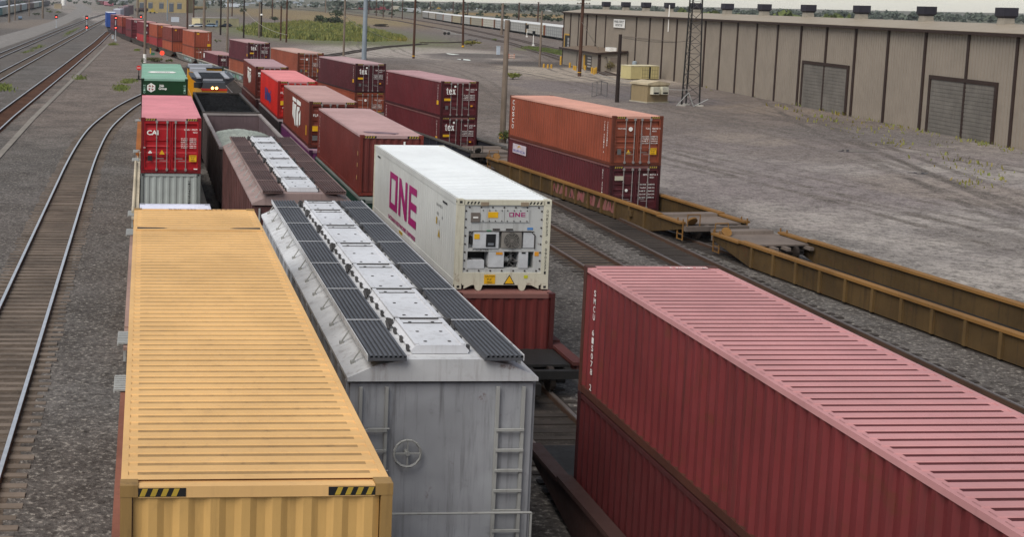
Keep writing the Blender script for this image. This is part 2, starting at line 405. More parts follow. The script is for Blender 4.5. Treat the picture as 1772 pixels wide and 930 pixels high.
# ------------------------------------------------------------------ shipping containers
def trap(a0, a1, n, frac=.28):
    """positions and 0/1 depths of a trapezoid corrugation with n ribs between a0 and a1"""
    p = (a1-a0)/n; out = []
    for i in range(n):
        s = a0+i*p; out += [(s, 0), (s+p*frac, 0), (s+p*.5, 1), (s+p*(.5+frac), 1)]
    out.append((a1, 0)); return out
def door_leaf(x0, x1, z0, z1, y, mat, parent, rods, far=False):
    """one leaf of the double door: frame, pressed panels, two locking rods with handles"""
    mb = MB(); d = .035
    rows = [(z1-.10, 0), (z1-.17, 1), (z1-.29, 1), (z1-.36, 0), (z0+(z1-z0)*.60, 0), (z0+(z1-z0)*.57, 1), (z0+(z1-z0)*.50, 1), (z0+(z1-z0)*.47, 0), (z0+(z1-z0)*.44, 1), (z0+(z1-z0)*.37, 1), (z0+(z1-z0)*.34, 0),
            (z0+.52, 0), (z0+.46, 1), (z0+.36, 1), (z0+.30, 0), (z0+.08, 0)]
    mb.box(x0, x1, y-.02, y+.03, z1-.10, z1); mb.box(x0, x1, y-.02, y+.03, z0, z0+.08)
    mb.box(x0, x0+.06, y-.021, y+.03, z0+.08, z1-.10); mb.box(x1-.06, x1, y-.021, y+.03, z0+.08, z1-.10)
    P = [(x0+.06, y+.03-(-d if k else 0)*1.0-.0, z) for z, k in rows]
    mb.ribbon(P, (x1-x0-.12, 0, 0))
    lf = mb.build('door', mat, parent)
    if rods:
        for fx in (.47, .86) if x0 < 0 else (.15, .54):
            rx = x0+(x1-x0)*fx; rb = MB(); rb.tube((rx, y-.055, z0-.06), (rx, y-.055, z1+.05), .021, n=6)
            for zz in (z0+.02, z1-.03): rb.box(rx-.045, rx+.045, y-.09, y-.02, zz-.05, zz+.05)
            for zz in (z0+(z1-z0)*.33, z0+(z1-z0)*.66): rb.box(rx-.03, rx+.03, y-.085, y-.02, zz-.018, zz+.018)
            sg = 1 if fx < .5 else -1; hz = z0+(z1-z0)*(.235 if fx < .5 else .19)
            rb.tube((rx, y-.07, hz), (rx+sg*.3, y-.07, hz), .014, n=5)
            rb.build('locking_rod', M_rod, lf)
    return lf
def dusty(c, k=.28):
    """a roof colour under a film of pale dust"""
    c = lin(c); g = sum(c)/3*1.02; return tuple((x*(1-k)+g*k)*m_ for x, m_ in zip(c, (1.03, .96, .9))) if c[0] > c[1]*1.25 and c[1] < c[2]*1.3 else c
def container(label, group, x, y, z0, L, Wd, h, side, roof=None, rz=0.0, end='doors', frame=None, rib=.02, rods=True, detail=True, dirt=.3, loc=None, haz=True, back=False):
    """x, y: middle of the end that faces the camera; the box runs L away from it"""
    root = thing('shipping_container', label, 'shipping container', (x, y, z0), rz, group)
    root['L'], root['W'], root['h'] = L, Wd, h
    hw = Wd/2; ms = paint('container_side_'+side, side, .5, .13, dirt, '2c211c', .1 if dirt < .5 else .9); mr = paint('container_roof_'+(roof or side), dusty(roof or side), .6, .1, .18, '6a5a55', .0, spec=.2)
    mf = paint('container_frame_'+(frame or side), frame or mul(lin(side), .5), .6, .15, .4, '1f1814')
    n = max(8, int(L/.28)) if detail else int(L/.56)
    d = .05
    b = MB(); pr = trap(.14, L-.14, n)
    for s in (-1, 1): b.ribbon([(s*(hw-.012-d*k), yy, .13) for yy, k in pr], (0, 0, h-.22))
    ne = 8 if detail else 6
    b.ribbon([(xx, L-.03-.03*k, .14) for xx, k in trap(-hw+.12, hw-.12, ne)], (0, 0, h-.24))
    if end == 'plain': b.ribbon([(xx, .02+.03*(1-k), .14) for xx, k in trap(-hw+.12, hw-.12, ne)], (0, 0, h-.26))
    if end == 'smooth':
        b.box(-hw+.1, hw-.1, .02, .06, .12, h-.1)
        for zz in (.5, .95, 1.5): b.box(-hw+.1, hw-.1, -.005, .02, zz-.03, zz+.03)
    b.build('body', ms, root)
    tp_ = trap(.18, L-.18, max(6, int(L/.26)) if detail else int(L/.5))
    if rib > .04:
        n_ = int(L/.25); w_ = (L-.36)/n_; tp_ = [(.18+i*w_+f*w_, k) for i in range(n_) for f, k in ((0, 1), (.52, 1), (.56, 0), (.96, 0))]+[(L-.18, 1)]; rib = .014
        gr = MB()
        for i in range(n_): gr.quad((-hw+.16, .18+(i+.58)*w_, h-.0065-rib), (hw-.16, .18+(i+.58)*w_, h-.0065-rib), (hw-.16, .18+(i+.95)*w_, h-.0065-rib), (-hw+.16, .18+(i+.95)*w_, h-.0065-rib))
        gr.build('roof_groove', paint('shaded_groove_'+(roof or side), mul(lin(side if roof[0] < 'c' else roof), .56), .75, .2, .5), root)['kind'] = 'stuff'  # shade between the roof ribs, painted as dark strips on the groove floors
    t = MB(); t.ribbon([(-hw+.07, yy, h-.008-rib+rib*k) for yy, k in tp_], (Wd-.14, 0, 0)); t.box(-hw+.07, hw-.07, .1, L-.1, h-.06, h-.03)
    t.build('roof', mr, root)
    fr = MB()
    for s in (-1, 1):
        a = s*hw
        for (u0, u1) in ((0, .14), (L-.14, L)): fr.box(min(a, a-s*.11), max(a, a-s*.11), u0, u1, .12, h-.11)
        fr.box(min(a-s*.003, a-s*.08), max(a-s*.003, a-s*.08), .16, L-.16, 0.0, .13)
    for u0, u1 in ((.004, .10), (L-.10, L-.004)): fr.box(-hw+.17, hw-.17, u0, u1, .005, .12); 
    fr.build('frame', mf, root)
    rl = MB()
    for s in (-1, 1): a = s*hw; rl.box(min(a-s*.003, a-s*.07), max(a-s*.003, a-s*.07), .16, L-.16, h-.09, h-.012)
    for u0, u1 in ((.004, .10), (L-.10, L-.004)): rl.box(-hw+.17, hw-.17, u0, u1, h-.12, h-.01)
    rl.build('top_rail', mr, root)
    c = MB()
    for s in (-1, 1):
        for u0, u1 in ((-.004, .17), (L-.17, L+.004)):
            for v0, v1 in ((-.004, .11), (h-.11, h+.004)):
                a = s*(hw+.003); c.box(min(a, a-s*.17), max(a, a-s*.17), u0, u1, v0, v1)
                if detail: c.build('corner_casting', mf, root); c = MB()
    if not detail: c.build('corner_casting', mf, root)
    if end == 'doors':
        z1 = h-.13
        for s in (-1, 1): door_leaf(-hw+.115 if s < 0 else .012, -.012 if s < 0 else hw-.115, .13, z1, .045, ms, root, rods)
    if haz and detail:
        for s in (-1, 1):
            hz = MB(); hb = MB()
            for k in range(4):
                xx = s*(hw-.22-.1*k); hz.hexa([(xx-.04, -.002, h-.105), (xx+.01, -.002, h-.105), (xx+.01, .004, h-.105), (xx-.04, .004, h-.105), (xx-.01, -.002, h-.03), (xx+.04, -.002, h-.03), (xx+.04, .004, h-.03), (xx-.01, .004, h-.03)])
            a, b_ = sorted((s*(hw-.17), s*(hw-.62))); hb.box(a, b_, .0005, .005, h-.11, h-.025)
            hz.build('hazard_stripe', flat('hazard_yellow', 'a98c2e'), hb.build('hazard_strip', M_black, root))
    return root
def side_text(root, items, mat=None, name='lettering', sides=(-1,)):
    """items: (word, y_from_far.., z0, z1 ...) in metres on the wall that faces the curved siding; y runs from the near end"""
    hw = root['W']/2; mb = MB()
    for wd, ya, yb, z0, z1 in items: put_text(mb, wd, (-hw-.004, yb, z0), (0, ya-yb, 0), (0, 0, z1-z0), .01)
    return mb.build(name, mat or M_white, root)
def side_column(root, words, y, z1, cw, ch, gap=1.25, mat=None):
    """letters stacked one under another on the wall"""
    hw = root['W']/2; mb = MB(); z = z1
    for chh in words:
        if chh != ' ': put_text(mb, chh, (-hw-.004, y+cw, z-ch), (0, -cw, 0), (0, 0, ch), .012)
        z -= ch*gap
    return mb.build('lettering', mat or M_white, root)
def end_text(root, items, mat=None, y=-.012, name='lettering', bold=.012):
    """items: (word, x0, x1, z0, z1) on the end that faces the camera"""
    mb = MB()
    for wd, x0, x1, z0, z1 in items: put_text(mb, wd, (x0, y, z0), (x1-x0, 0, 0), (0, 0, z1-z0), bold)
    return mb.build(name, mat or M_white, root)
def end_box(root, name, mat, rects, y=-.014):
    mb = MB()
    for x0, x1, z0, z1 in rects: mb.box(x0, x1, y, y+.006, z0, z1)
    return mb.build(name, mat, root)
def end_tri(root, name, mat, tris, y=-.014):
    mb = MB()
    for cx, cz, r in tris: mb.prism([(cx-r, y, cz-r*.8), (cx+r, y, cz-r*.8), (cx, y, cz+r*.9)], (0, .006, 0))
    return mb.build(name, mat, root)
def end_disc(root, name, mat, discs, y=-.014):
    mb = MB()
    for cx, cz, r in discs: mb.disc((cx, y, cz), (0, 1, 0), r, 14, .006)
    return mb.build(name, mat, root)
def data_lines(x0, x1, ztop, n, dz=.09, h=.05):
    ws = ['MAX GROSS', '30480 KG', 'TARE', '3880 KG', 'NET', '26600 KG', 'CU CAP', '76.4 CUM']
    out = []
    for i in range(n):
        out.append((ws[(2*i) % 8], x0, x0+(x1-x0)*.42, ztop-i*dz-h, ztop-i*dz)); out.append((ws[(2*i+1) % 8], x0+(x1-x0)*.56, x1, ztop-i*dz-h, ztop-i*dz))
    return out
W8 = 2.438
GT2 = 'containers on the leftmost train'; GT4 = 'containers on the train behind the white refrigerated box'; GT6 = 'double-stacked containers on the train at the right'
# ---- leftmost train
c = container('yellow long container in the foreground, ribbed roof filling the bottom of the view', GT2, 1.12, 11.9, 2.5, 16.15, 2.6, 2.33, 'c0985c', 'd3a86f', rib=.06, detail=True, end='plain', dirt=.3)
h = c['h']; mb = MB(); mb.box(-1.23, 1.23, 13.62, 13.92, h-.028, h-.004); mb.box(-1.25, 1.25, 13.50, 13.62, h-.028, h+.012); mb.build('roof_band', paint('container_roof_d3a86f', 'd3a86f'), c)
mb = MB()
for s in (-1, 1): mb.hexa([(s*1.22, 13.6, h+.013), (s*.62, 13.66, h+.013), (s*.7, 13.72, h+.013), (s*1.22, 13.76, h+.013)]+[(s*1.22, 13.6, h+.016), (s*.62, 13.66, h+.016), (s*.7, 13.72, h+.016), (s*1.22, 13.76, h+.016)])
mb.build('scuffed_slot', M_black, c)
mb = MB(); put_text(mb, 'RAIL', (-.55, 16.0, h+.003), (.3, 0, 0), (0, .09, 0)); put_text(mb, '237', (-.18, 16.0, h+.003), (.22, 0, 0), (0, .09, 0)); put_text(mb, '247232', (.2, 16.0, h+.003), (.62, 0, 0), (0, .09, 0)); mb.build('lettering', flat('brown_lettering', '5e3d18'), c)
container('rust coloured lower container under the yellow one, mostly hidden', GT2, 1.12, 12.6, .1, 14.6, 2.5, 2.36, '8f5a50', '9a6a60', end='plain')
container('white roofed container low in its well between yellow and grey ones', GT2, 1.12, 32.9, .1, 12.19, W8, 2.1, 'c9cad2', 'ccccd8', end='plain', dirt=.1)
c = container('pale grey corrugated container under the bright red one', GT2, 1.13, 52.9, .12, 12.19, W8, 2.08, '9ea39e', 'a3a8a3', end='plain', haz=False, dirt=.12)
end_text(c, [(ch, .72, .80, 1.78-.1*i-.075, 1.78-.1*i) for i, ch in enumerate('UMXU456701')], M_black, .012)
end_box(c, 'casting_hole', M_black, [(-1.17, -1.09, 1.98, 2.04), (1.09, 1.17, 1.98, 2.04)], -.008)
mb = MB(); mb.box(-1.02, -.62, -.22, -.02, .0, .36); mb.box(.66, 1.06, -.22, -.02, .0, .36); mb.build('timber_block', paint('timber_block', '6a4a25', .8), c)
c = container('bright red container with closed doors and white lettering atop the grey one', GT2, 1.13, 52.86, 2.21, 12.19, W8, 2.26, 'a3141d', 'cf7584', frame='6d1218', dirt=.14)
end_text(c, [('CAI', -.99, -.52, 1.56, 1.76)], None, -.012, 'lettering', .03)
end_text(c, [('CAIU', .52, .76, 1.76, 1.83), ('596579', .83, 1.06, 1.76, 1.83), ('3', 1.14, 1.19, 1.76, 1.83), ('45G1', .88, 1.06, 1.65, 1.72)]+data_lines(.40, 1.02, 1.45, 6, .075, .045)+[('CAI', -1.12, -1.04, 1.02, 1.08)])
end_box(c, 'caution_sticker', M_yel, [(.74, 1.04, .48, .75)]); end_text(c, [('CAUTION', .77, 1.01, .68, .72), ("9'-6\"", .82, .96, .6, .65), ('HIGH', .82, .96, .51, .56)], M_black, -.017)
end_tri(c, 'warning_triangle', M_yel, [(-.37, .86, .11)]); end_box(c, 'white_plate', M_white, [(-.92, -.78, .81, .87), (-.88, -.82, .87, .92), (.93, 1.08, .16, .2)])
end_box(c, 'dark_decal', M_black, [(-.95, -.76, .5, .72)])
c = container('dark green container with white emblem and pale green roof', GT2, 1.15, 72.9, 2.45, 16.15, 2.6, 2.33, '0d3417', '7ba08c', end='smooth', dirt=.12, haz=False)
mb = MB(); mb.box(-1.16, 1.16, .12, 1.5, 2.303, 2.318); mb.build('roof_cap', paint('container_roof_8fb19f', '8fb19f'), c)
mb = MB(); pts = [(-.75+.26*math.cos(R(90+60*i)), -.01, 1.83+.26*math.sin(R(90+60*i))) for i in range(6)]; mb.poly(pts); mb.build('emblem', M_white, c)
mb = MB()
for t in (45, 135, 225, 315): mb.prism([(-.75+.05*math.cos(R(t-40)), -.016, 1.83+.05*math.sin(R(t-40))), (-.75+.17*math.cos(R(t-22)), -.016, 1.83+.17*math.sin(R(t-22))), (-.75+.17*math.cos(R(t+22)), -.016, 1.83+.17*math.sin(R(t+22)))], (0, .003, 0))
mb.build('emblem_petals', flat('emblem_red', '8c1d24'), c)
end_text(c, [('Hub', -.28, -.04, 1.87, 2.02), ('Group', -.33, .13, 1.68, 1.86)], None, -.012, 'lettering', .035); end_text(c, [('INTERMODAL CARGO EQUIPMENT', -.42, .62, 1.06, 1.13)])
end_text(c, [(ch, s*1.12-.05, s*1.12+.05, 2.0-.13*i-.1, 2.0-.13*i) for s in (-1, 1) for i, ch in enumerate('HGIU 5321')if ch != ' '], flat('pale_green_mark', '9fc4ae'))
mb = MB(); mb.poly([(-.95, 6.2, 2.34), (-.7, 5.4, 2.34), (.62, 5.4, 2.34), (.8, 6.2, 2.34), (.62, 7.0, 2.34), (-.7, 7.0, 2.34)]); mb.build('roof_number_panel', M_white, c)
mb = MB(); put_text(mb, 'HGIU532', (-.45, 5.8, 2.345), (.85, 0, 0), (0, .8, 0)); mb.build('lettering', flat('roof_number', '6d8577'), c)
container('dark lower container beneath the green one', GT2, 1.15, 73.4, .1, 14.6, 2.5, 2.33, '23382a', end='plain', haz=False)

# ---- train of the white refrigerated container
X4 = 9.45
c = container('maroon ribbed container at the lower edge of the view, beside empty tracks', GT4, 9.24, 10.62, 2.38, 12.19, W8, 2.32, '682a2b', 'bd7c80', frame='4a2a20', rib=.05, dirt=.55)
side_column(c, 'SMCU 615078 2', .7, 1.95, .09, .1, 1.3); side_column(c, 'SMCU 615078 2', 11.5, 2.0, .1, .11, 1.3)
h = c['h']; mb = MB()
for i, ch in enumerate('SMCU 615078 2'):
    if ch != ' ': put_text(mb, ch, (.55-.055*i+.45, 12.03, h+.006), (-.045, 0, 0), (0, -.085, 0), .02)
mb.build('lettering', M_white, c)
container('dark lower container beneath the maroon one at the lower edge', GT4, 9.24, 10.62, .05, 12.19, W8, 2.3, '4a1d1e', end='plain')
container('maroon lower container beneath the white refrigerated one', GT4, 9.22, 31.9, .02, 13.0, 2.56, 2.05, '5b2421', '7a4a44', end='plain', haz=False)
c = container('brownish maroon container with plain ribbed end directly behind the white refrigerated one', GT4, X4, 48.91, 1.95, 12.19, W8, 2.33, '602a25', 'ad898a', end='plain', frame='6b2b22')
side_column(c, 'SCZU 793526 0', 11.45, 2.02, .1, .105, 1.3)
mb = MB(); put_text(mb, 'I', (.45, .0, 1.72), (.07, 0, 0), (0, 0, .38)); mb.build('chalk_mark', M_white, c)
mb = MB(); hw = W8/2
for yy, zz in ((.45, 1.5), (.5, 1.05), (.55, .55)): mb.box(-hw-.006, -hw-.002, yy, yy+.09, zz, zz+.16)
mb.build('sticker', flat('faded_sticker', 'b89a5a'), c)
mb = MB(); mb.poly([(-.8, .9, c['h']+.001), (.2, .5, c['h']+.001), (.45, .9, c['h']+.001), (-.2, 1.4, c['h']+.001), (-.9, 1.5, c['h']+.001)]); mb.build('water_stain', paint('roof_stain', '7d6268'), c)
container('dark green lower container beneath the plain brownish maroon one', GT4, X4, 48.0, .0, 13.4, 2.56, 1.92, '1f3a30', '6a6f6a', end='plain', haz=False)
c = container('brown container with white hooked emblem on its side, second behind the refrigerated one', GT4, X4, 64.4, 2.0, 12.19, W8, 2.3, '6c3024', 'ad8683', dirt=.25)
E1 = [[(.0, .86), (.0, 1.0), (.46, .98), (.5, .86)], [(.02, .8), (.16, .84), (.18, .2), (.08, .26), (.0, .34)], [(.2, .78), (.48, .78), (.4, .55), (.42, .02), (.34, .0), (.22, .2)], [(.54, .82), (.54, 1.0), (1.0, .98), (1.0, .84)], [(.56, .74), (.86, .78), (.86, .66), (.72, .6), (.74, .0), (.62, .12), (.5, .0), (.5, .55)], [(.8, .5), (.98, .7), (.98, .2), (.84, .1)]]
def emblem(c, polys, y0, y1, z0, z1, mat):
    mb = MB(); hw = c['W']/2
    for p in polys: put_poly(mb, p, (-hw-.005, y1, z0), (0, y0-y1, 0), (0, 0, z1-z0))
    return mb.build('emblem', mat, c)
emblem(c, E1, 3.6, 7.4, .5, 2.0, M_white)
end_text(c, [('FLR', -1.02, -.74, 1.55, 1.68)]); end_box(c, 'caution_sticker', M_yel, [(-1.05, -.72, .82, 1.08)]); end_box(c, 'dark_decal', flat('grey_decal', '5d5a58'), [(-1.05, -.78, .35, .6)])
side_text(c, [('I', 1.0, 1.3, .5, 1.0)], M_yel)
container('purple lower container under the brown one with hooked emblem', GT4, X4, 63.5, .0, 13.6, 2.56, 1.95, '5b2a52', '8d6a80', end='plain', haz=False)
c = container('scarlet container with blurred blue lettering on its side', GT4, X4, 79.9, 2.0, 12.19, W8, 2.3, 'b5211a', 'd8767c', dirt=.12)
HB = [[(0, 0), (0, .9), (.22, 1), (.22, .6), (.32, .62), (.32, .98), (.5, .9), (.5, .05), (.3, 0), (.3, .4), (.2, .4), (.2, 0)], [(.52, .1), (.52, .7), (.72, .72), (.74, .05)], [(.76, -.05), (.76, .75), (.88, .75), (.88, -.1)], [(.9, .1), (.9, .62), (1, .62), (1, .1)], [(.9, .75), (.9, .98), (1, .98), (1, .75)]]
emblem(c, HB, 4.4, 8.6, .55, 1.4, flat('blue_logo', '2b3170'))
end_box(c, 'caution_sticker', M_yel, [(-1.05, -.72, .82, 1.08)]); end_text(c, [('HLXU', -1.05, -.68, 1.52, 1.66), ('45G1', -.95, -.7, .62, .7)])
container('near black lower container under the scarlet one', GT4, X4, 78.2, .0, 14.4, 2.56, 1.95, '2a2324', '7a7072', end='plain', haz=False)
c = container('brown container with narrow white emblem, farthest one on the middle train', GT4, X4, 96.2, 2.0, 12.19, W8, 2.3, '632920', 'a5828b', dirt=.25)
emblem(c, E1, 4.2, 7.6, .7, 1.9, M_white); end_text(c, [('FLR', -1.02, -.74, 1.55, 1.68)]); end_box(c, 'white_plate', M_white, [(-1.05, -.75, 1.75, 1.87)])
container('dull maroon lower container under the farthest brown emblem one', GT4, X4, 95.0, .0, 14.0, 2.56, 1.95, '45201f', '6e5452', end='plain', haz=False)

# ---- double stacks on the right-hand train
RZ = R(6.35)
def decals_tex(c, n=0):
    mb = MB()
    for pl in ([(.08, .08), (.17, .08), (.17, 1), (.13, 1), (.08, .86)], [(0, .66), (.25, .66), (.25, .77), (0, .77)], [(.09, .1), (.13, 0), (.26, 0), (.26, .1)],
               [(.30, .2), (.40, .2), (.40, .6), (.30, .6)], [(.32, .6), (.6, .6), (.54, .77), (.38, .77)], [(.40, .37), (.63, .37), (.63, .47), (.40, .47)], [(.53, .47), (.63, .47), (.61, .6), (.53, .6)], [(.32, .2), (.38, 0), (.55, 0), (.63, .14), (.6, .2), (.42, .16)],
               [(.67, .77), (.81, .77), (1.02, 0), (.88, 0)], [(.9, .77), (.99, .77), (.76, 0), (.66, 0)]):
        put_poly(mb, pl, (-.95, -.10, 1.44), (.62, 0, 0), (0, 0, .42))
    mb.build('lettering', M_white, c)
    end_text(c, [('TEX', .36, .58, 1.7, 1.78), ('477012', .68, .98, 1.7, 1.78), ('1', 1.04, 1.08, 1.7, 1.78), ('45G1', .68, .92, 1.58, 1.65)]+data_lines(.25, .98, 1.42, 4, .1, .06))
    end_box(c, 'caution_sticker', M_yel, [(-1.03, -.6, 1.03, 1.18)]); end_disc(c, 'round_decal', M_white, [(-.33, 1.93, .07)])
    end_box(c, 'dark_decal', flat('grey_decal', '5d5a58'), [(-.95, -.75, .48, .72)]); end_box(c, 'orange_sticker', flat('orange_sticker', 'cf8a1c'), [(.72, .86, .66, .76)])
    side_column(c, 'TEXU477', .62, 2.0, .1, .12, 1.35); side_column(c, 'TEXU', 11.6, 2.05, .12, .16, 1.3)
    mb = MB(); mb.box(-W8/2-.006, -W8/2-.002, .5, .85, .74, 1.0); mb.build('sticker', M_yel, c)
def decals_or(c):
    end_text(c, [('TRITON', -1.0, -.62, 1.66, 1.72), ('TCKU', .36, .6, 1.66, 1.74), ('456140', .68, .98, 1.66, 1.74), ('4', 1.04, 1.08, 1.66, 1.74), ('45G1', .68, .9, 1.55, 1.61)]+data_lines(.22, .98, 1.36, 4, .1, .06))
    end_disc(c, 'round_decal', M_white, [(-.37, 1.67, .1)]); end_tri(c, 'warning_triangle', M_yel, [(-.43, .63, .12)]); end_box(c, 'dark_decal', flat('grey_decal', '5d5a58'), [(-.97, -.78, .5, .76)])
    end_box(c, 'caution_sticker', M_yel, [(.62, .95, .5, .8)]); end_text(c, [('CAUTION', .65, .92, .72, .77), ("9'-6\"", .7, .86, .62, .68), ('HIGH', .7, .86, .53, .58)], M_black, -.017)
S_ = dict(rz=RZ)
def stack(nl, zt, hU, up, lo, upend='doors', loend='doors', L=12.19, det=True, rods=True, hL=None):
    """nl: the upper box's corner nearest the curved siding; up, lo: (label, wall colour, roof colour)"""
    cx, cy = nl[0]+1.219*math.cos(RZ), nl[1]+1.219*math.sin(RZ); out = []
    for (lb, sc, rc), e, z, h in ((up, upend, zt-hU, hU), (lo, loend, zt-hU-.02-(hL or hU), hL or hU)):
        out.append(container(lb, GT6, cx, cy, z, L, W8, h, sc, rc, RZ, e, rods=rods, detail=det))
    return out
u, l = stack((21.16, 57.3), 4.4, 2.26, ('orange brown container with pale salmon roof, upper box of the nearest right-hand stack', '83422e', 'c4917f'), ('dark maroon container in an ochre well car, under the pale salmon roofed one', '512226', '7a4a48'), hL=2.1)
decals_or(u); side_column(u, 'COSCO', 11.5, 2.05, .28, .24, 1.35); side_column(u, 'TCKU 456140 4', .8, 1.95, .08, .085, 1.35); side_column(u, 'TCKU456140', .5, 1.95, .08, .085, 1.35)
end_text(l, [('DRYU', .36, .6, 1.66, 1.74), ('492714', .68, .98, 1.66, 1.74), ('0', 1.04, 1.08, 1.66, 1.74), ('45G1', .68, .9, 1.54, 1.61)]+data_lines(.22, .95, 1.28, 5, .15, .06)); end_disc(l, 'round_decal', M_white, [(-.43, .98, .07)])
end_box(l, 'pale_plate', flat('pale_plate', 'b9b19a'), [(-1.02, -.6, 1.44, 1.64)]); side_column(l, 'DRYU 492714 0', .75, 1.85, .08, .085, 1.35)
mb = MB(); mb.box(-W8/2-.006, -W8/2-.002, 9.7, 11.5, 1.35, 1.85); mb.build('placard', flat('pale_placard', 'c3b7bd'), l)
mb = MB(); put_text(mb, 'BLRNCA', (-W8/2-.009, 11.4, 1.42), (0, -1.6, 0), (0, 0, .14), .02); mb.build('lettering', flat('placard_blue', '4a4a8a'), l)
mb = MB(); put_poly(mb, [(0, 0), (.5, .6), (1, .1), (.6, 1), (.2, .9)], (-W8/2-.009, 10.9, 1.62), (0, -.6, 0), (0, 0, .18)); mb.build('placard_sun', flat('placard_gold', 'c99a4a'), l)
u, l = stack((18.61, 80.6), 4.4, 2.26, ('dark crimson container with white serif lettering, upper box beside the thick bare pole', '581f23', 'ad838a'), ('dark crimson container with white serif lettering, lower box beside the thick bare pole', '561f23', '7a4a48'))
decals_tex(u); decals_tex(l)
u, l = stack((16.47, 101.0), 4.4, 2.26, ('plum coloured container on an orange one, upper box third along the right-hand train', '4c1f24', 'ab8a90'), ('orange container with white round decal, lower box third along the right-hand train', '87422d', None))
decals_tex(u); decals_or(l)
u, l = stack((14.02, 119.0), 4.4, 2.26, ('rusty orange container with pinkish roof behind the plain maroon one, fourth stack along', '80412e', 'b8948a'), ('brown lower container of the fourth stack, mostly hidden', '5f2b22', None)); decals_or(u)
u, l = stack((11.39, 143.4), 4.4, 2.26, ('plum container with white lettering above an orange one, fifth stack along', '51222a', 'a9868a'), ('orange brown lower container of the fifth stack beside the graffiti wall', '84442e', None)); decals_tex(u)
side_column(l, 'TCKU45', 11.4, 1.9, .2, .24, 1.3)
c = container('single maroon container sitting low behind the locomotive', GT6, 10.5, 165.0, -.05, 12.19, W8, 2.08, '55232a', 'a57a7e', RZ, rods=True); end_text(c, [('MSK', -.8, -.2, 1.3, 1.6)]); mb = MB(); mb.box(-W8/2-.006, -W8/2-.002, 10.9, 11.7, 1.2, 1.8); mb.build('white_plate', M_white, c)
u, l = stack((7.0, 183.5), 4.4, 2.26, ('orange red container with plain ribbed end, stacked just beyond the low maroon one', '8f442d', 'c0948a'), ('orange lower container with doors, under the plain ended orange red one', '8f452d', None), 'plain', 'doors'); end_box(u, 'round_sticker', M_yel, [(-.9, -.55, 1.85, 2.05), (.6, 1.05, .2, .55)], -.01); end_text(u, [(ch, .7, .8, 2.0-.17*i-.12, 2.0-.17*i) for i, ch in enumerate('TCKU45')], None, .0); decals_or(l)
u, l = stack((4.29, 204.4), 4.4, 2.26, ('brown sided container with rusty red end, second stack beyond the low maroon one', '6e3128', 'bb8880'), ('orange lower container, second stack beyond the low maroon one', '96482f', None), 'plain', 'plain', det=False); end_box(u, 'round_sticker', M_yel, [(-.8, -.5, 1.75, 1.95), (.7, 1.0, .2, .5)], -.01); end_box(l, 'round_sticker', M_yel, [(.5, .8, 1.6, 1.9)], -.01)
u, l = stack((2.18, 222.7), 4.4, 2.26, ('orange container with bright orange end, third stack beyond the low maroon one', '8f4229', 'c08d82'), ('pinkish red lower container, third stack beyond the low maroon one', '8c2f30', None), 'plain', 'plain', det=False); end_box(u, 'round_sticker', M_yel, [(-.6, -.2, 1.75, 2.0)], -.01)
u, l = stack((-.15, 241.0), 4.4, 2.26, ('crimson container with white dots on its doors, just behind the white-footed pole', '661f28', 'b57c80'), ('bright red lower container just behind the white-footed pole', '9c3032', None), det=False, rods=False); end_box(u, 'white_plate', M_white, [(-.9, -.5, 1.5, 1.8), (.3, .7, 1.4, 1.7), (-.9, -.6, .2, .5)], -.01)
u, l = stack((-2.63, 264.9), 4.4, 2.26, ('dull crimson container with white lettering on its end, left of the white-footed pole', '64252c', 'b3797c'), ('dull crimson lower container, left of the white-footed pole', '632228', None), det=False, rods=False); end_text(u, [('TEX', -.7, .3, 1.65, 2.0)]); end_box(l, 'white_plate', M_white, [(-.3, .1, .7, 1.0)], -.01)
u, l = stack((-4.96, 292.4), 4.4, 2.26, ('orange ended container beside the nearer twin red signal', '833728', 'b98078'), ('maroon lower container with yellow dot beside the nearer twin red signal', '64242a', None), 'plain', 'plain', det=False); end_box(u, 'round_sticker', M_yel, [(-.3, .1, 1.75, 2.0)], -.01); end_box(l, 'round_sticker', M_yel, [(.2, .7, 1.4, 1.8)], -.01)
u, l = stack((-7.1, 315.0), 4.4, 2.26, ('purplish maroon container where the train bends, beside the blue one', '5f2a35', 'a4767c'), ('purplish maroon lower container where the train bends', '5f2a35', None), 'plain', 'plain', det=False)
GB = 'containers beyond the bend in the train'
def far_c(lb, px, py, zt, L, h, rz, sc, rc):
    p = at_z(px, py, zt); container(lb, GB, p.x+1.3*math.cos(rz), p.y+1.3*math.sin(rz), zt-h, L, 2.6, h, sc, rc, rz, 'plain', detail=False, haz=False, dirt=.1)
far_c('blue container standing tall at the bend with a white roof', 184.6, 21.0, 4.3, 16, 4.1, R(3), '27498f', 'c8cbd6')
far_c('white roofed container just beyond the blue one', 195.5, 15.2, 4.4, 16, 4.2, R(-3), '9c9aa6', 'd3d4da')
far_c('grey violet container after the white roofed one', 204.5, 11.6, 4.4, 16, 4.3, R(-6), '6d5d66', 'a59a9c')
far_c('dusky mauve container farthest in the row past the bend', 212.5, 8.4, 4.4, 16, 4.3, R(-8), '70545c', 'b0989a')
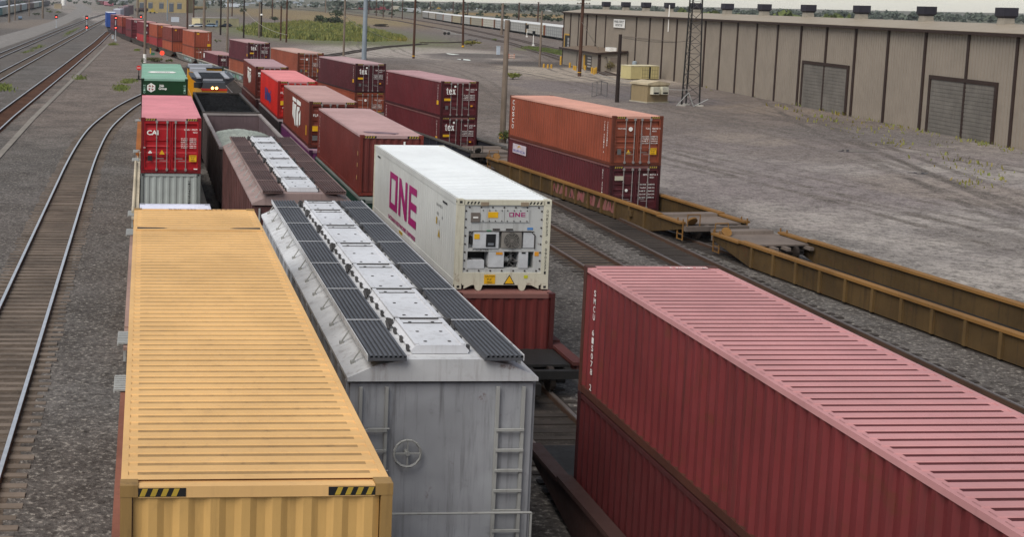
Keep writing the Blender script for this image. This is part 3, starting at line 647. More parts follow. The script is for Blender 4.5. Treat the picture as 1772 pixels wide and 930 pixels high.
# ------------------------------------------------------------------ well cars
def wheelset(mb, y, hw=.75, r=.38, z=.3):
    for s in (-1, 1): mb.tube((s*(hw-.06), y, z), (s*(hw+.07), y, z), r*.8, r*.8, 14)
    mb.tube((-hw, y, z), (hw, y, z), .07, n=6)
def truck(root, y, mat, z=.28, parts=True):
    mb = MB()
    for s in (-1, 1):
        mb.prism([(s*1.0-.07, y-1.05, z+.08), (s*1.0-.07, y-.55, z+.22), (s*1.0-.07, y+.55, z+.22), (s*1.0-.07, y+1.05, z+.08), (s*1.0-.07, y+.75, z-.02), (s*1.0-.07, y+.3, z-.12), (s*1.0-.07, y-.3, z-.12), (s*1.0-.07, y-.75, z-.02)], (.14, 0, 0))
        for u in (-.88, .88): mb.box(s*1.0-.1, s*1.0+.1, y+u-.13, y+u+.13, z-.06, z+.12)
        mb.box(s*1.0-.1, s*1.0+.1, y-.22, y+.22, z-.05, z+.2)
    mb.box(-1.0, 1.0, y-.2, y+.2, z+.05, z+.25)
    t = mb.build('truck', mat, root)
    for u in (-.88, .88): w_ = MB(); wheelset(w_, y+u); w_.build('wheelset', M_wheel, t)
M_wheel = paint('worn_wheel', '3a322d', .5, .2, .4, metal=.4)
M_gray = paint('galvanised_grate', '9a9a96', .6, .1, .3)
def well_car(label, x, y, L, col, rz=0.0, near=True, zt=.78, group=None, rib='same', grates=False, top=None):
    root = thing('well_car', label, 'rail car', (x, y, 0), rz, group)
    m = paint('car_'+col, col, .7, .25, .75, '1f1915', .5); mt = paint('car_top_'+(top or col), top or col, .7, .15, .3, '3a2a20', .2)
    e = 3.0
    sd_ = MB()
    for s in (-1, 1):
        a, b_ = sorted((s*1.46, s*1.38)); sd_.box(a, b_, e, L-e, -.09, zt-.09)
        for s0, s1 in ((0.55, e), (L-e, L-.55)):                 # shallow ends above the trucks
            a, b_ = sorted((s*1.455, s*1.38)); k0 = s0 < 3
            pts = [(s0, zt-.12), (s0, zt-.34), (s0+.3, zt-.42), (s1, -.09), (s1, zt-.12)] if k0 else [(s0, zt-.12), (s0, -.09), (s1-.3, zt-.42), (s1, zt-.34), (s1, zt-.12)]
            sd_.prism([(a, yy, zz) for yy, zz in pts], (b_-a, 0, 0))
        if near:
            yy = e+.5
            while yy < L-e: a, b_ = sorted((s*1.55, s*1.462)); rbm = MB(); rbm.box(a, b_, yy-.06, yy+.06, -.07, zt-.1); rbm.build('side_rib', paint('car_rib_'+col, mul(lin(col), 1.5), .7, .2, .6, '1f1915', .5), root); yy += 1.35
            a, b_ = sorted((s*1.56, s*1.455)); sd_.box(a, b_, e+1.6, e+2.0, .25, .5)
    sd_.build('side_sill', m, root)
    tp = MB()
    for s in (-1, 1):
        a, b_ = sorted((s*1.56, s*1.28)); tp.box(a, b_, e-.6, L-e+.6, zt-.09, zt)
        for s0, s1 in ((.5, e-.6), (L-e+.6, L-.5)): tp.box(a, b_, s0, s1, zt-.13, zt-.05)
    tp.build('top_chord', mt, root)
    fl = MB(); fl.box(-1.38, 1.38, e+.1, L-e-.1, -.06, .0); fl.build('well_floor', M_dark, root)
    for k, (s0, sg) in enumerate(((.35, 1), (L-.35, -1))):
        p = MB(); y0, y1 = sorted((s0, s0+sg*2.5))
        p.box(-1.28, 1.28, y0+.35, y1, zt-.22, zt-.16)
        for xx in (-1.2, -.25, .25, 1.2): p.box(xx-.08, xx+.08, y0, y1, zt-.34, zt-.225)
        p.box(-1.4, 1.4, s0-.09, s0+.09, zt-.4, zt-.2)
        if near: p.hexa([(-1.2, y1-.5*(sg > 0)-.02, zt-.157), (1.2, y1-.5*(sg > 0)-.02, zt-.157), (1.2, y1-.5*(sg > 0)+.5, zt-.157), (-1.2, y1-.5*(sg > 0)+.5, zt-.157)]+[(xx, yy, zt-.04) for xx, yy in ((-1.2, y1-.5*(sg > 0)), (1.2, y1-.5*(sg > 0)), (1.2, y1-.5*(sg > 0)+.48), (-1.2, y1-.5*(sg > 0)+.48))])
        dk = p.build('end_platform', M_deck if near else M_dark, root)
        cp = MB(); cp.box(-.13, .13, s0-sg*.75 if sg > 0 else s0, s0 if sg > 0 else s0+.75, .28, .46); cp.box(-.18, .18, s0-sg*.78-.12, s0-sg*.78+.12, .24, .5); cp.build('coupler', M_dark, root)
        truck(root, s0+sg*1.15, M_dark)
        if near:
            for s in (-1, 1):
                ld = MB(); yy0 = s0+sg*.12
                for u in (0, .42): ld.box(s*1.42-.02, s*1.42+.02, yy0+sg*u-.02, yy0+sg*u+.02, -.02 if u else -.02, zt+.08)
                for zz in (.0, .22, .44): a, b_ = sorted((yy0, yy0+sg*.42)); ld.box(s*1.42-.015, s*1.42+.015, a, b_, zz, zz+.025)
                ld.build('ladder', mt, root)
            hd = MB(); hd.path([(-1.3, s0, zt-.2), (-1.3, s0, zt+.28), (-.75, s0, zt+.28), (-.75, s0, zt-.2)], .022, 5); hd.tube((-.95, s0+.2*sg, zt-.05), (-.95, s0+.26*sg, zt+.0), .2, n=14); hd.build('hand_brake', mt, root)
        if grates:
            for s in (-1, 1):
                g = MB(); yy = s0+sg*.9
                for i in range(7): g.box(s*1.53-.17, s*1.53+.17, yy-.55+i*.165, yy-.45+i*.165, zt-.02, zt+.02)
                for u in (-.17, .17): g.box(s*1.53+u-.015, s*1.53+u+.015, yy-.56, yy+.64, zt-.06, zt-.021)
                for u in (-.4, .4): g.box(s*1.53-.03, s*1.53+.03, yy+u-.03, yy+u+.03, zt-.5, zt-.062)
                g.build('step_grate', M_gray, root)
    return root
M_deck = paint('scuffed_deck', '6b5f56', .8, .2, .5, '2f2824')
GW = 'well cars carrying the containers'
well_car('rust stained well car under the yellow long container', 1.12, 10.3, 19.5, '7d5040', group=GW, grates=True)
well_car('ochre well car under the white roofed container', 1.12, 31.2, 17.4, '8a5f2c', group=GW, grates=True, top='8f7468')
c = well_car('ochre well car with a pale edge pipe, under the bright red and grey containers', 1.13, 50.2, 19.6, '8a5a2c', group=GW, grates=True, top='b9ac97')
mb = MB(); mb.tube((-1.5, 1.2, .84), (-1.5, 17.0, .84), .07, n=8); mb.build('pipe', paint('cream_pipe', 'b3a68f', .7), c)
well_car('orange well car beneath the dark green container', 1.15, 71.0, 20.5, '9a5a26', group=GW, grates=True)
for a in (('dark well car beneath the maroon container at the lower edge', 8.7, 16.4, '3a2622'), ('maroon well car under the white refrigerated container', 29.8, 17.4, '4a231f'), ('dark green well car under the plain brownish maroon container', 47.3, 15.4, '1f3a30'), ('dark well car under the brown container with hooked emblem', 62.9, 14.9, '3a2530'), ('black well car under the scarlet container', 78.0, 16.2, '262223'), ('maroon well car under the farthest emblem container', 94.6, 15.6, '43201e')):
    well_car(a[0], 9.22 if a[1] < 40 else X4, a[1], a[2], a[3], group=GW, near=False)
def t6car(label, y, L, col, near=True, top=None, dx=0.0): return well_car(label, T6x(y)+dx, y, L, col, RZ, near, group=GW, top=top)
c = t6car('ochre yellow well car with pink graffiti, carrying the nearest stack at the right', 50.2, 22.4, '4c3a20', True, '7d592c')
# the graffiti on its side
gm = [flat('graffiti_pink', '84544f'), flat('graffiti_black', '1a1716'), flat('graffiti_rose', '8a4a4c')]
rnd = random.Random(5)
for k, mt_ in enumerate(gm):
    mb = MB()
    for i in range(7):
        y0 = 6.2+i*1.02+rnd.uniform(-.1, .1)+k*.12; zb = .1
        pts = [(0, 0), (.25, .9), (.5, .75), (.62, .2), (.8, 1.0), (1.0, .85), (.9, .0), (.6, -.05), (.45, .4), (.3, .05)] if k == 0 else ([(0, .1), (.1, .95), (.3, .6), (.38, .15)] if k == 1 else [(.1, .2), (.5, .95), (.7, .5), (.5, .05)])
        yw = .95 if k == 0 else (.5 if k == 1 else .42)
        mb.poly([(-1.463-.002*k, y0+yw*(1-u)+rnd.uniform(-.05, .05), zb+.52*max(0, v)) for u, v in pts])
    mb.build('graffiti', mt_, c)
t6car('empty ochre well car beyond the coupler of the nearest stack car', 27.4, 21.6, '4c3a20', True, '7d592c')
t6car('black well car under the crimson containers with white serif lettering', 74.2, 24.6, '22232b', True, '4a4641')
t6car('brown well car under the plum container on an orange one', 99.4, 17.6, '3d2c24', False)
t6car('brown well car under the fourth stack of the right-hand train', 117.6, 22.0, '3d2c24', False)
def graffiti_side(c, y0, y1, seed):
    rn = random.Random(seed)
    for nm, cl in (('graffiti', '7f8a8c'), ('graffiti', '5c7280'), ('graffiti', 'a9adab'), ('graffiti', '4f4a48'), ('graffiti', '6a8a74')):
        mb = MB()
        for i in range(5):
            a = rn.uniform(y0, y1-1.5); w_ = rn.uniform(1.0, 2.2); z0 = rn.uniform(.04, .25); z1 = rn.uniform(.45, .66)
            mb.poly([(-1.466-rn.uniform(0, .008), a+w_*u, z0+(z1-z0)*v) for u, v in ((0, rn.uniform(0, .3)), (.3, 0), (.7, rn.uniform(0, .3)), (1, rn.uniform(.2, .5)), (.85, 1), (.5, rn.uniform(.7, 1)), (.15, 1))])
        mb.build(nm, flat('graffiti_'+cl, cl), c)
c = t6car('well car covered in grey and teal graffiti beside the locomotive', 140.6, 20.0, '6a655c', False, '8a8478'); graffiti_side(c, 3.0, 17, 1)
c = t6car('grey graffiti covered well car under the single low maroon container', 161.6, 19.0, '6f6a62', False, '9a9488'); graffiti_side(c, 3.0, 16, 2)
c = t6car('graffiti covered well car under the orange red plain ended stack', 181.4, 19.5, '6a655e', False, '8f897d'); graffiti_side(c, 3.0, 12, 3)
for i, (yy, L_) in enumerate(((201.7, 18.6), (221.0, 17.6), (239.4, 23.0), (263.2, 25.5), (289.6, 22.0), (312.4, 18.0))):
    t6car(('dark well car under the second stack beyond the low maroon container', 'dark well car under the third stack beyond the low maroon container', 'dark well car behind the white-footed pole', 'dark well car left of the white-footed pole', 'dark well car beside the nearer twin red signal', 'dark well car where the train bends')[i], yy, L_, ('4a4034', '4a3c30', '3c342c', '3a302b', '352c28', '352c2c')[i], False)

# ------------------------------------------------------------------ covered hopper cars
def ribbed_walk(x0, x1, y0, y1, z, n):
    mb = MB(); w_ = (x1-x0)/n; P = []
    for i in range(n): a = x0+i*w_; P += [(a, y0, z), (a+w_*.42, y0, z), (a+w_*.46, y0, z+.035), (a+w_*.94, y0, z+.035)]
    P.append((x1, y0, z)); mb.ribbon(P, (0, y1-y0, 0)); mb.box(x0, x1, y0, y1, z-.05, z-.004); return mb
def hopper(label, y0, L, zt, body, roof, walk, hatch, seg, group, end_near=True, ribs=True, offs=0.0):
    X = 4.83; root = thing('covered_hopper_car', label, 'rail car', (X, y0, 0), 0, group)
    mb_ = paint('hopper_body_'+body, body, .65, .2, .55, '241a17', .25); mr = paint('hopper_roof_'+roof, roof, .6, .14, .55, '5d4a42', .45)
    ze = zt-.42; hw = 1.55
    b = MB(); b.box(-hw+.06, hw-.06, 0.5, L-.5, .55, ze-.05)
    for e0, e1, sg in ((.5, 2.2, 1), (L-2.2, L-.5, -1)): pass
    if ribs:
        yy = .62
        while yy < L-.5:
            for s in (-1, 1): a, c_ = sorted((s*(hw-.062), s*(hw+.0))); b.box(a, c_, yy-.06, yy+.06, .55, ze-.03)
            yy += .86
    for s in (-1, 1):                                            # slope sheets and hoppers below
        pass
    for u in (3.2, L/2, L-3.2): b.prism([(-1.0, u-1.3, .55), (-1.0, u+1.3, .55), (-1.0, u+.4, .12), (-1.0, u-.4, .12)], (2.0, 0, 0))
    b.build('body', mb_, root)
    r = MB(); prof = [(-hw, ze), (-hw, ze+.06), (-1.08, zt-.15), (-.6, zt-.06), (.6, zt-.06), (1.08, zt-.15), (hw, ze+.06), (hw, ze)]
    r.prism([(x_, .42, z_) for x_, z_ in prof], (0, L-.84, 0)); r.build('roof', mr, root)
    for s in (-1, 1):
        sl_ = MB()
        for u in (.20, .62): a, c_ = sorted((s*(hw-u), s*(hw-u-.05))); sl_.box(a, c_, .42, .47, .7, ze-.1)
        for i in range(6): a, c_ = sorted((s*(hw-.66), s*(hw-.20))); sl_.box(a, c_, .40, .44, .85+i*.34, .89+i*.34)
        sl_.build('end_ladder', M_gray, root)
    for s in (-1, 1):
        x0, x1 = sorted((s*1.25, s*.63)); wk = ribbed_walk(x0, x1, .30, L-.30, zt, 8).build('roof_walk', walk, root)
        jn = MB(); u = 2.6
        while u < L-1: jn.box(x0-.012, x1+.012, u-.015, u+.015, zt+.036, zt+.044); u += 2.45
        a, c_ = sorted((s*1.265, s*1.252)); jn.box(a, c_, .30, L-.30, zt-.05, zt+.05); jn.build('edge_strip', mr, wk)
        br = MB(); u = 1.0
        while u < L-.6:
            br.tube((s*1.24, u, zt-.04), (s*1.38, u, ze+.17), .016, n=4); br.tube((s*1.24, u, zt-.04), (s*1.1, u, zt-.14), .014, n=4); br.box(s*1.38-.035, s*1.38+.035, u-.035, u+.035, ze+.13, ze+.18); u += 1.22
        br.build('walk_bracket', M_gray, root)
    u = offs; i = 0
    while u < L-1.0:
        v = min(u+seg, L-.8); u0 = max(u, .7)
        if v-u0 > .6:
            hb = MB(); prof = [(-.46, zt-.05), (-.48, zt+.0), (-.41, zt+.075), (-.37, zt+.09), (.37, zt+.09), (.41, zt+.075), (.48, zt+.0), (.46, zt-.05)]
            hb.prism([(x_, u0+.03, z_) for x_, z_ in prof], (0, v-u0-.06, 0))
            for s in (-1, 1): a, c_ = sorted((s*.42, s*.35)); hb.box(a, c_, u0+.05, v-.05, zt+.085, zt+.115)
            ht = hb.build('hatch_cover', hatch, root)
            bs = MB()
            for q_ in range(3):
                for s in (-1, 1): yy = u0+.25+q_*(v-u0-.5)/2; bt = MB(); bt.tube((s*.2, yy, zt+.088), (s*.2, yy, zt+.10), .03, n=6); bt.build('hatch_bolt', M_latch, ht)
            for s in (-1, 1):
                bs = MB(); bs.box(s*.5-.05, s*.5+.04, v-.11, v-.04, zt-.03, zt+.1); bs.tube((s*.53, v-.08, zt-.05), (s*.53, v-.08, zt+.12), .03, n=6); bs.tube((s*.57, v-.30, zt-.02), (s*.57, v-.05, zt+.06), .025, n=5); bs.build('hatch_latch', M_latch, ht)
            bs = MB(); bs.box(-.44, .44, v-.05, v-.02, zt+.091, zt+.118); bs.box(-.41, .41, v-.34, v-.32, zt+.09, zt+.104)
            yy = u0+.2
            while yy < v-.2:
                for s in (-1, 1): bs.box(s*.5-.02, s*.5+.02, yy-.05, yy+.05, zt-.04, zt+.05)
                yy += .55
            bs.build('hatch_edge', M_latch, ht)['kind'] = 'stuff'
        u = v; i += 1
    bw = MB(); bw.path([Vector((-.55+.22*math.cos(R(a)), .38, 2.2+.22*math.sin(R(a)))) for a in range(0, 361, 24)], .022, 5); bw.tube((-.77, .38, 2.2), (-.33, .38, 2.2), .015, n=4); bw.tube((-.55, .38, 1.98), (-.55, .38, 2.42), .015, n=4); bw.tube((-.55, .36, 2.2), (-.55, .5, 2.2), .04, n=8); bw.build('brake_wheel', M_gray, root)
    pf = MB(); pf.box(-1.45, 1.45, -.1, .48, .62, .68); pf.box(-1.3, 1.3, .0, .12, .35, .6); pf.build('end_platform', mb_, root)
    gi = MB()
    for zz in (1.2, 1.9, 2.6): gi.tube((-1.2, .42, zz), (-.85, .42, zz), .016, n=5)
    gi.path([(-1.4, .0, .68), (-1.4, .0, 1.35), (1.4, .0, 1.35), (1.4, .0, .68)], .02, 5); gi.build('grab_iron', M_gray, root)
    cp = MB(); cp.box(-.13, .13, -.7, .1, .3, .5); cp.box(-.2, .2, -.82, -.6, .26, .54); cp.build('coupler', M_dark, root)
    for y_ in (1.7, L-1.7): truck(root, y_, M_dark)
    return root
M_latch = paint('grimy_latch', '4c4a49', .6, .2, .5, metal=.2); M_walkg = paint('galvanised_roof_walk', '55565a', .5, .12, .2, '35332f', metal=.25); M_walkb = paint('rusty_roof_walk', '54403c', .6, .25, .4, '2e2f33', metal=.1)
M_hatch = paint('pale_hatch_cover', 'c6c6c8', .45, .08, .5, '7d746b', .35)
GH = 'covered hopper cars'
hopper('pale grey covered hopper in the foreground with dark ribbed roof walks and white hatch covers', 19.6, 16.4, 3.8, '9a9b9e', 'bdbdbd', M_walkg, M_hatch, 2.32, GH, offs=.15)
c = hopper('brown covered hopper with ribbed sides and pale hatch covers, second in line', 38.2, 15.8, 3.63, '5b3c38', '8f7a74', M_walkb, M_hatch, 2.5, GH, offs=.3)
# blue and white graffiti on the brown hopper's near corner
for cl, sd in (('3c5a8a', 3), ('a9b4c0', 4)):
    rn = random.Random(sd); mb = MB()
    for i in range(5):
        y_ = 1.0+rn.uniform(0, 2.2); z_ = .75+i*.32; mb.poly([(-1.556-.002*sd, y_+.5*u, z_+.4*v) for u, v in ((0, .1), (.4, 0), (1, .3), (.8, .9), (.5, .6), (.2, 1))])
    mb.build('graffiti', flat('graffiti_'+cl, cl), c)

# ------------------------------------------------------------------ open gondolas
def gondola(label, y0, L, zt, col, rim, inside, group):
    X = 4.9; root = thing('gondola_car', label, 'rail car', (X, y0, 0), 0, group); m = paint('gondola_'+col, col, .75, .2, .5, '1d1715', .2); mi = paint('gondola_inside_'+inside, inside, .8, .25, .55, '3a2e2b', .1)
    hw = 1.56; b = MB()
    for s in (-1, 1): a, c_ = sorted((s*hw, s*(hw-.05))); b.box(a, c_, .05, L-.05, .5, zt-.1)
    for a, c_ in ((.0, .05), (L-.05, L)): b.box(-hw+.052, hw-.052, a, c_, .5, zt-.1)
    yy = .5
    while yy < L-.2:
        for s in (-1, 1): a, c_ = sorted((s*(hw+.09), s*(hw+.002))); b.box(a, c_, yy-.07, yy+.07, .5, zt-.12)
        yy += 1.25
    b.box(-hw+.06, hw-.06, .06, L-.06, .4, .5); b.build('body', m, root)
    n = MB()
    for s in (-1, 1): a, c_ = sorted((s*(hw-.052), s*(hw-.06))); n.box(a, c_, .06, L-.06, .505, zt-.11)
    n.box(-hw+.07, hw-.07, .055, .07, .505, zt-.11); n.box(-hw+.07, hw-.07, L-.07, L-.055, .505, zt-.11); n.build('lining', mi, root)
    t = MB()
    for s in (-1, 1):
        a, c_ = sorted((s*(hw+.06), s*(hw-.10))); t.box(a, c_, 0, L, zt-.1, zt)
    for a, c_ in ((-.03, .1), (L-.1, L+.03)): t.box(-hw+.102, hw-.102, a, c_, zt-.1, zt-.003)
    t.build('top_rim', paint('gondola_rim_'+rim, rim, .6, .15, .3), root)
    bc = MB()
    for u in (3.5, L-3.5): bc.tube((hw-.1, u, 1.1), (hw-.75, u-.9, .9), .05, n=6)
    bc.build('brace', m, root)
    for y_ in (1.7, L-1.7): truck(root, y_, M_dark)
    return root
def heap(label, name, X, y0, y1, hw, zf, mat, seed, kind='stuff', grit=.04):
    rn = random.Random(seed); mb = MB(); nx, ny = 36, 90
    from mathutils import noise as mn
    for j in range(ny+1):
        y = y0+(y1-y0)*j/ny
        for i in range(nx+1):
            x = -hw+2*hw*i/nx; z = zf(x/hw, (y-y0)/(y1-y0))+grit*1.6*mn.noise((x*1.7, y*1.7, seed))+grit*1.1*mn.noise((x*6, y*6, seed))+grit*rn.uniform(-.6, .6); mb.v.append((X+x, y, z))
    for j in range(ny):
        for i in range(nx): k = j*(nx+1)+i; mb.f.append((k, k+1, k+nx+2, k+nx+1))
    o = mb.build(name, mat); tag(o, label, name.replace('_', ' '), kind=kind); return o
gondola('grey brown open gondola holding pale aggregate, ahead of the brown hopper', 56.0, 16.2, 2.95, '4a3f3c', '8d8480', '5a4a4c', 'open gondolas in the hopper train')
gondola('blackened open gondola filled with coal in front of the locomotive', 72.9, 14.8, 2.98, '262322', '4a4440', '1c1a19', 'open gondolas in the hopper train')
M_agg = bedmat('pale_aggregate', '969c94', 'aab0a6', 'c9cdc4', 5.0); M_coal = bedmat('coal', '151515', '1d1d1e', '35353a', 4.0)
heap('pale greenish grey aggregate heaped inside the open gondola', 'aggregate', 4.9, 56.1, 71.0, 1.49, lambda u, v: max(.55, 2.98-.33*u*u-.35*v-3.6*max(0, v-.64+.05*u)), M_agg, 2, grit=.03)
heap('black coal heaped level with the rim of the blackened gondola', 'coal', 4.9, 73.0, 87.6, 1.48, lambda u, v: 2.72+.22*(1-u*u)-.25*max(0, abs(v-.5)-.42)/.08, M_coal, 4, grit=.05)

# ------------------------------------------------------------------ locomotive
def locomotive():
    root = thing('locomotive', 'yellow diesel locomotive with grey roof, red stripe and lit headlights', 'locomotive', (4.85, 89.4, .3), 0)
    yel = paint('locomotive_yellow', 'c18a12', .45, .1, .25, '3a2a14'); gry = paint('locomotive_grey', '37373a', .5, .1, .25, '25262a'); lg = paint('locomotive_pale_grey', '9b9ca0', .5, .08, .2, '5a5a60'); dk = paint('locomotive_dark', '202226', .6, .15, .2)
    b = MB(); b.box(-.86, .86, .35, 15.0, .95, 2.62); b.build('hood', yel, root)
    st = MB(); st.box(-.875, .875, .335, .36, 2.62, 2.78); 
    for s in (-1, 1): a, c_ = sorted((s*.862, s*.875)); st.box(a, c_, .36, 15.0, 2.62, 2.78)
    st.build('red_stripe', flat('locomotive_red', 'c03016'), root)
    b = MB(); b.hexa([(-.86, .35, 2.62), (.86, .35, 2.62), (.86, 15, 2.62), (-.86, 15, 2.62), (-.74, .5, 3.2), (.74, .5, 3.2), (.74, 15, 3.2), (-.74, 15, 3.2)]); 
    up = b.build('hood_top', gry, root)
    # flared radiator section
    f_ = MB()
    for s in (-1, 1):
        f_.prism([(s*.8, 2.6, 2.8), (s*.8, 2.6, 3.3), (s*1.5, 2.6, 3.42), (s*1.52, 2.6, 3.3)], (0, 6.2, 0))
    f_.box(-.8, .8, 2.6, 8.8, 3.2, 3.38); f_.build('radiator_wing', gry, root)
    gl = MB()
    for i in range(13): gl.box(-.78, .78, 2.9+i*.44, 3.1+i*.44, 3.382, 3.42)
    gl.build('radiator_grille', dk, root)
    ed = MB()
    for s in (-1, 1): ed.hexa([(s*1.0-.16, 2.5, 3.33), (s*1.0+.16, 2.5, 3.33), (s*1.0+.16, 8.9, 3.36), (s*1.0-.16, 8.9, 3.36), (s*1.0-.16, 2.5, 3.43), (s*1.0+.16, 2.5, 3.43), (s*1.0+.16, 8.9, 3.43), (s*1.0-.16, 8.9, 3.43)])
    ed.box(-1.2, 1.2, 8.6, 9.1, 3.40, 3.5); ed.box(-.7, .7, 2.45, 2.6, 3.2, 3.3); ed.build('roof_edge', lg, root)
    fa = MB(); fa.tube((-1.05, 1.5, 2.75), (-1.05, 1.5, 3.12), .34, .34, 16); fa.tube((-1.05, 1.48, 2.9), (-.8, 1.48, 2.9), .2, n=8); fa.build('air_filter_drum', dk, root)
    hr = MB()
    for s in (-1, 1):
        pts = [(s*1.35, .25, .95), (s*1.35, .25, 1.75), (s*1.35, 14.5, 1.75)]; hr.path(pts, .028, 5)
        for i in range(7): hr.tube((s*1.35, .4+i*2.2, .95), (s*1.35, .4+i*2.2, 1.75), .022, n=5)
    hr.path([(-1.3, .1, .95), (-1.2, .1, 2.1), (-.95, .2, 2.55)], .05, 6); hr.build('handrail', paint('handrail_ochre', 'b58a3a'), root)
    fr = MB(); fr.box(-1.45, 1.45, 0, 19.0, .72, .95); fr.box(-1.2, 1.2, 6.2, 11.8, .15, .7); fr.build('frame', gry, root)
    cb = MB(); cb.box(-1.35, 1.35, 15.0, 17.2, .95, 3.35); cb.build('cab', yel, root); cb = MB(); cb.box(-1.42, 1.42, 14.9, 17.3, 3.352, 3.42); cb.build('cab_roof', gry, root)
    ro = MB(); ro.box(-1.3, .6, 15.1, 17.0, 3.42, 3.62); ro.box(-1.25, .0, 12.6, 14.4, 3.21, 3.46); ro.build('roof_box', lg, root)
    hl = MB()
    for xx in (-.14, .14): hl.tube((xx, .30, 2.82), (xx, .40, 2.82), .13, n=12)
    hb = hl.build('headlight_housing', dk, root)
    for xx in (-.14, .14): l_ = MB(); l_.disc((xx, .285, 2.82), (0, 1, 0), .1, 14, .012); l_.build('headlight', M_head, root)
    for y_ in (3.2, 15.6): truck(root, y_, M_dark, z=.0)
    return root
q = NT('lit_headlight'); q.b.inputs['Base Color'].default_value = (1, .8, .4, 1); q.b.inputs['Emission Color'].default_value = (1, .5, .1, 1); q.b.inputs['Emission Strength'].default_value = 2.6; M_head = q.m
locomotive()
p = at_z(379.5, 120.5, 2.9); o = thing('bright_spot', 'yellow-green glowing stand-in for an unidentified bright spot beside the locomotive roof', 'unidentified object', (p.x, p.y, GZ))  # bright spot of unknown kind; its post, backing and glowing disc are invented
mb = MB(); mb.tube((0, 0, 0), (0, 0, 2.85), .04, n=6); mb.build('post', M_dark, o)
mb = MB(); mb.tube((0, -.12, 3.1), (0, .12, 3.1), .26, n=14); mb.box(-.4, .4, .02, .16, 2.8, 3.35); mb.build('spot_backing', flat('dark_green_backing', '2a3a1a'), o)
mb = MB(); mb.disc((0, -.15, 3.1), (0, 1, 0), .2, 14, .02); mb.build('lens', flat('lime_glow', 'd6e81a', .4, 1.2), o)  # made to glow for brightness, no lamp is known here
# ------------------------------------------------------------------ poles, masts, signals
M_pole = [paint('weathered_pole', '75675a', .9, .2, .4, '3c2f26'), paint('brown_pole', '4a3125', .9, .2, .4, '1f1612'), paint('dark_pole', '2b211d', .9, .2, .3), paint('grey_steel_pole', '7f878d', .6, .1, .2)]
GP = 'wooden utility poles across the yard'
def pole(label, px, py, wpx, mat, top=None, arm=0, lean=0.0, bands=None, foot=None, ins=True, group=GP, extra=1.6):
    """wpx: thickness in the photo; top: photo row of its tip, None when it leaves the picture"""
    b = G(px, py); d = (b-CAM).dot(FWD); r = max(.05, wpx*.58*d/F)
    h = (at_y(px, top, b.y).z if top is not None else at_y(px, 0, b.y).z+extra)-GZ
    o = thing('utility_pole', label, 'pole', (b.x, b.y, GZ), 0, group); mb = MB()
    mb.tube((0, 0, -.3), (lean, 0, h), r*1.1, r*.86, 10); mb.build('shaft', M_pole[mat], o)
    if arm:
        a = MB()
        for k in range(arm): z = h-.25-.5*k; a.box(lean-.9, lean+.9, -r-.09, -r, z-.05, z+.05)
        a.build('crossarm', M_pole[1], o)
        i_ = MB()
        for k in range(arm):
            for xx in (-.8, -.4, .4, .8): i_.tube((lean+xx, -r-.045, h-.2-.5*k), (lean+xx, -r-.045, h-.08-.5*k), .045, .03, 6)
        i_.build('insulator', M_dark, o)
    if bands:
        mb = MB()
        for z0, z1 in bands: mb.tube((0, 0, z0), (0, 0, z1), r*1.16, n=10)
        mb.build('reflective_band', M_yel, o)
    if foot:
        mb = MB(); mb.tube((0, 0, 0), (0, 0, foot), r*1.2, n=10); mb.build('white_foot', M_white, o)
    return o
pole('tall pole with white painted foot standing behind the dark green container', 250.5, 108, 4.2, 0, foot=1.2)
pole('tall dark pole alone in the dirt yard above the crimson containers with serif lettering', 715.5, 101, 3.6, 1, bands=[(.35, .5)])
pole('thick grey steel pole rising between the plum and crimson stacks', 629.8, 103, 7.2, 3, group=None)
pole('thin brown pole behind the plum stack, left of the thick grey steel pole', 594.5, 96.5, 3.2, 0)
pole('dark slightly tilted pole with yellow foot by the ochre weeds', 801, 82, 3.2, 1, bands=[(.1, .45)], lean=-.3)
pole('thick bare pole with yellow bands and weeds at its foot, beside the nearest stack', 869, 246, 8.4, 0, top=34, bands=[(.25, .36), (.46, .57)])
pole('brown pole seen just behind the top of the thick bare pole', 868, 60, 4.0, 0, top=5)
pole('grey weathered pole between the thick bare pole and the tan shed', 933.5, 116, 3.0, 0, top=18)
pole('tall brown pole with insulators in front of the tan shed wall', 1002.5, 132, 5.0, 1, arm=2, extra=.3, bands=[(.5, .58)])
pole('short dark pole in front of the tan shed, beside the chain link fence', 1067.5, 177, 5.6, 2, top=59)
for a in ((('brown pole crossing the left edge of the plum fifth stack'), 393, 90, 3.4, 0), ('dark pole at the left end of the green grass', 421.5, 65.5, 2.4, 2), ('slim grey pole in a close pair at the middle of the green grass', 448, 65.5, 2.4, 0), ('dark pole with a lamp in a close pair at the middle of the green grass', 451.6, 63, 2.6, 2), ('shorter brown pole in a pair at the near edge of the green grass', 485.5, 70, 2.4, 1), ('taller brown pole in a pair at the near edge of the green grass', 495.3, 73, 2.6, 1), ('brown pole behind the parked white car', 353, 50, 4.2, 0), ('dark pole in front of the cream trailer building', 381.5, 60.5, 2.6, 2), ('brown pole to the left of the parked white car', 324, 49, 2.6, 1)):
    pole(a[0], a[1], a[2], a[3], a[4], top={448: 3, 451.6: 2.5, 485.5: 10}.get(a[1]))
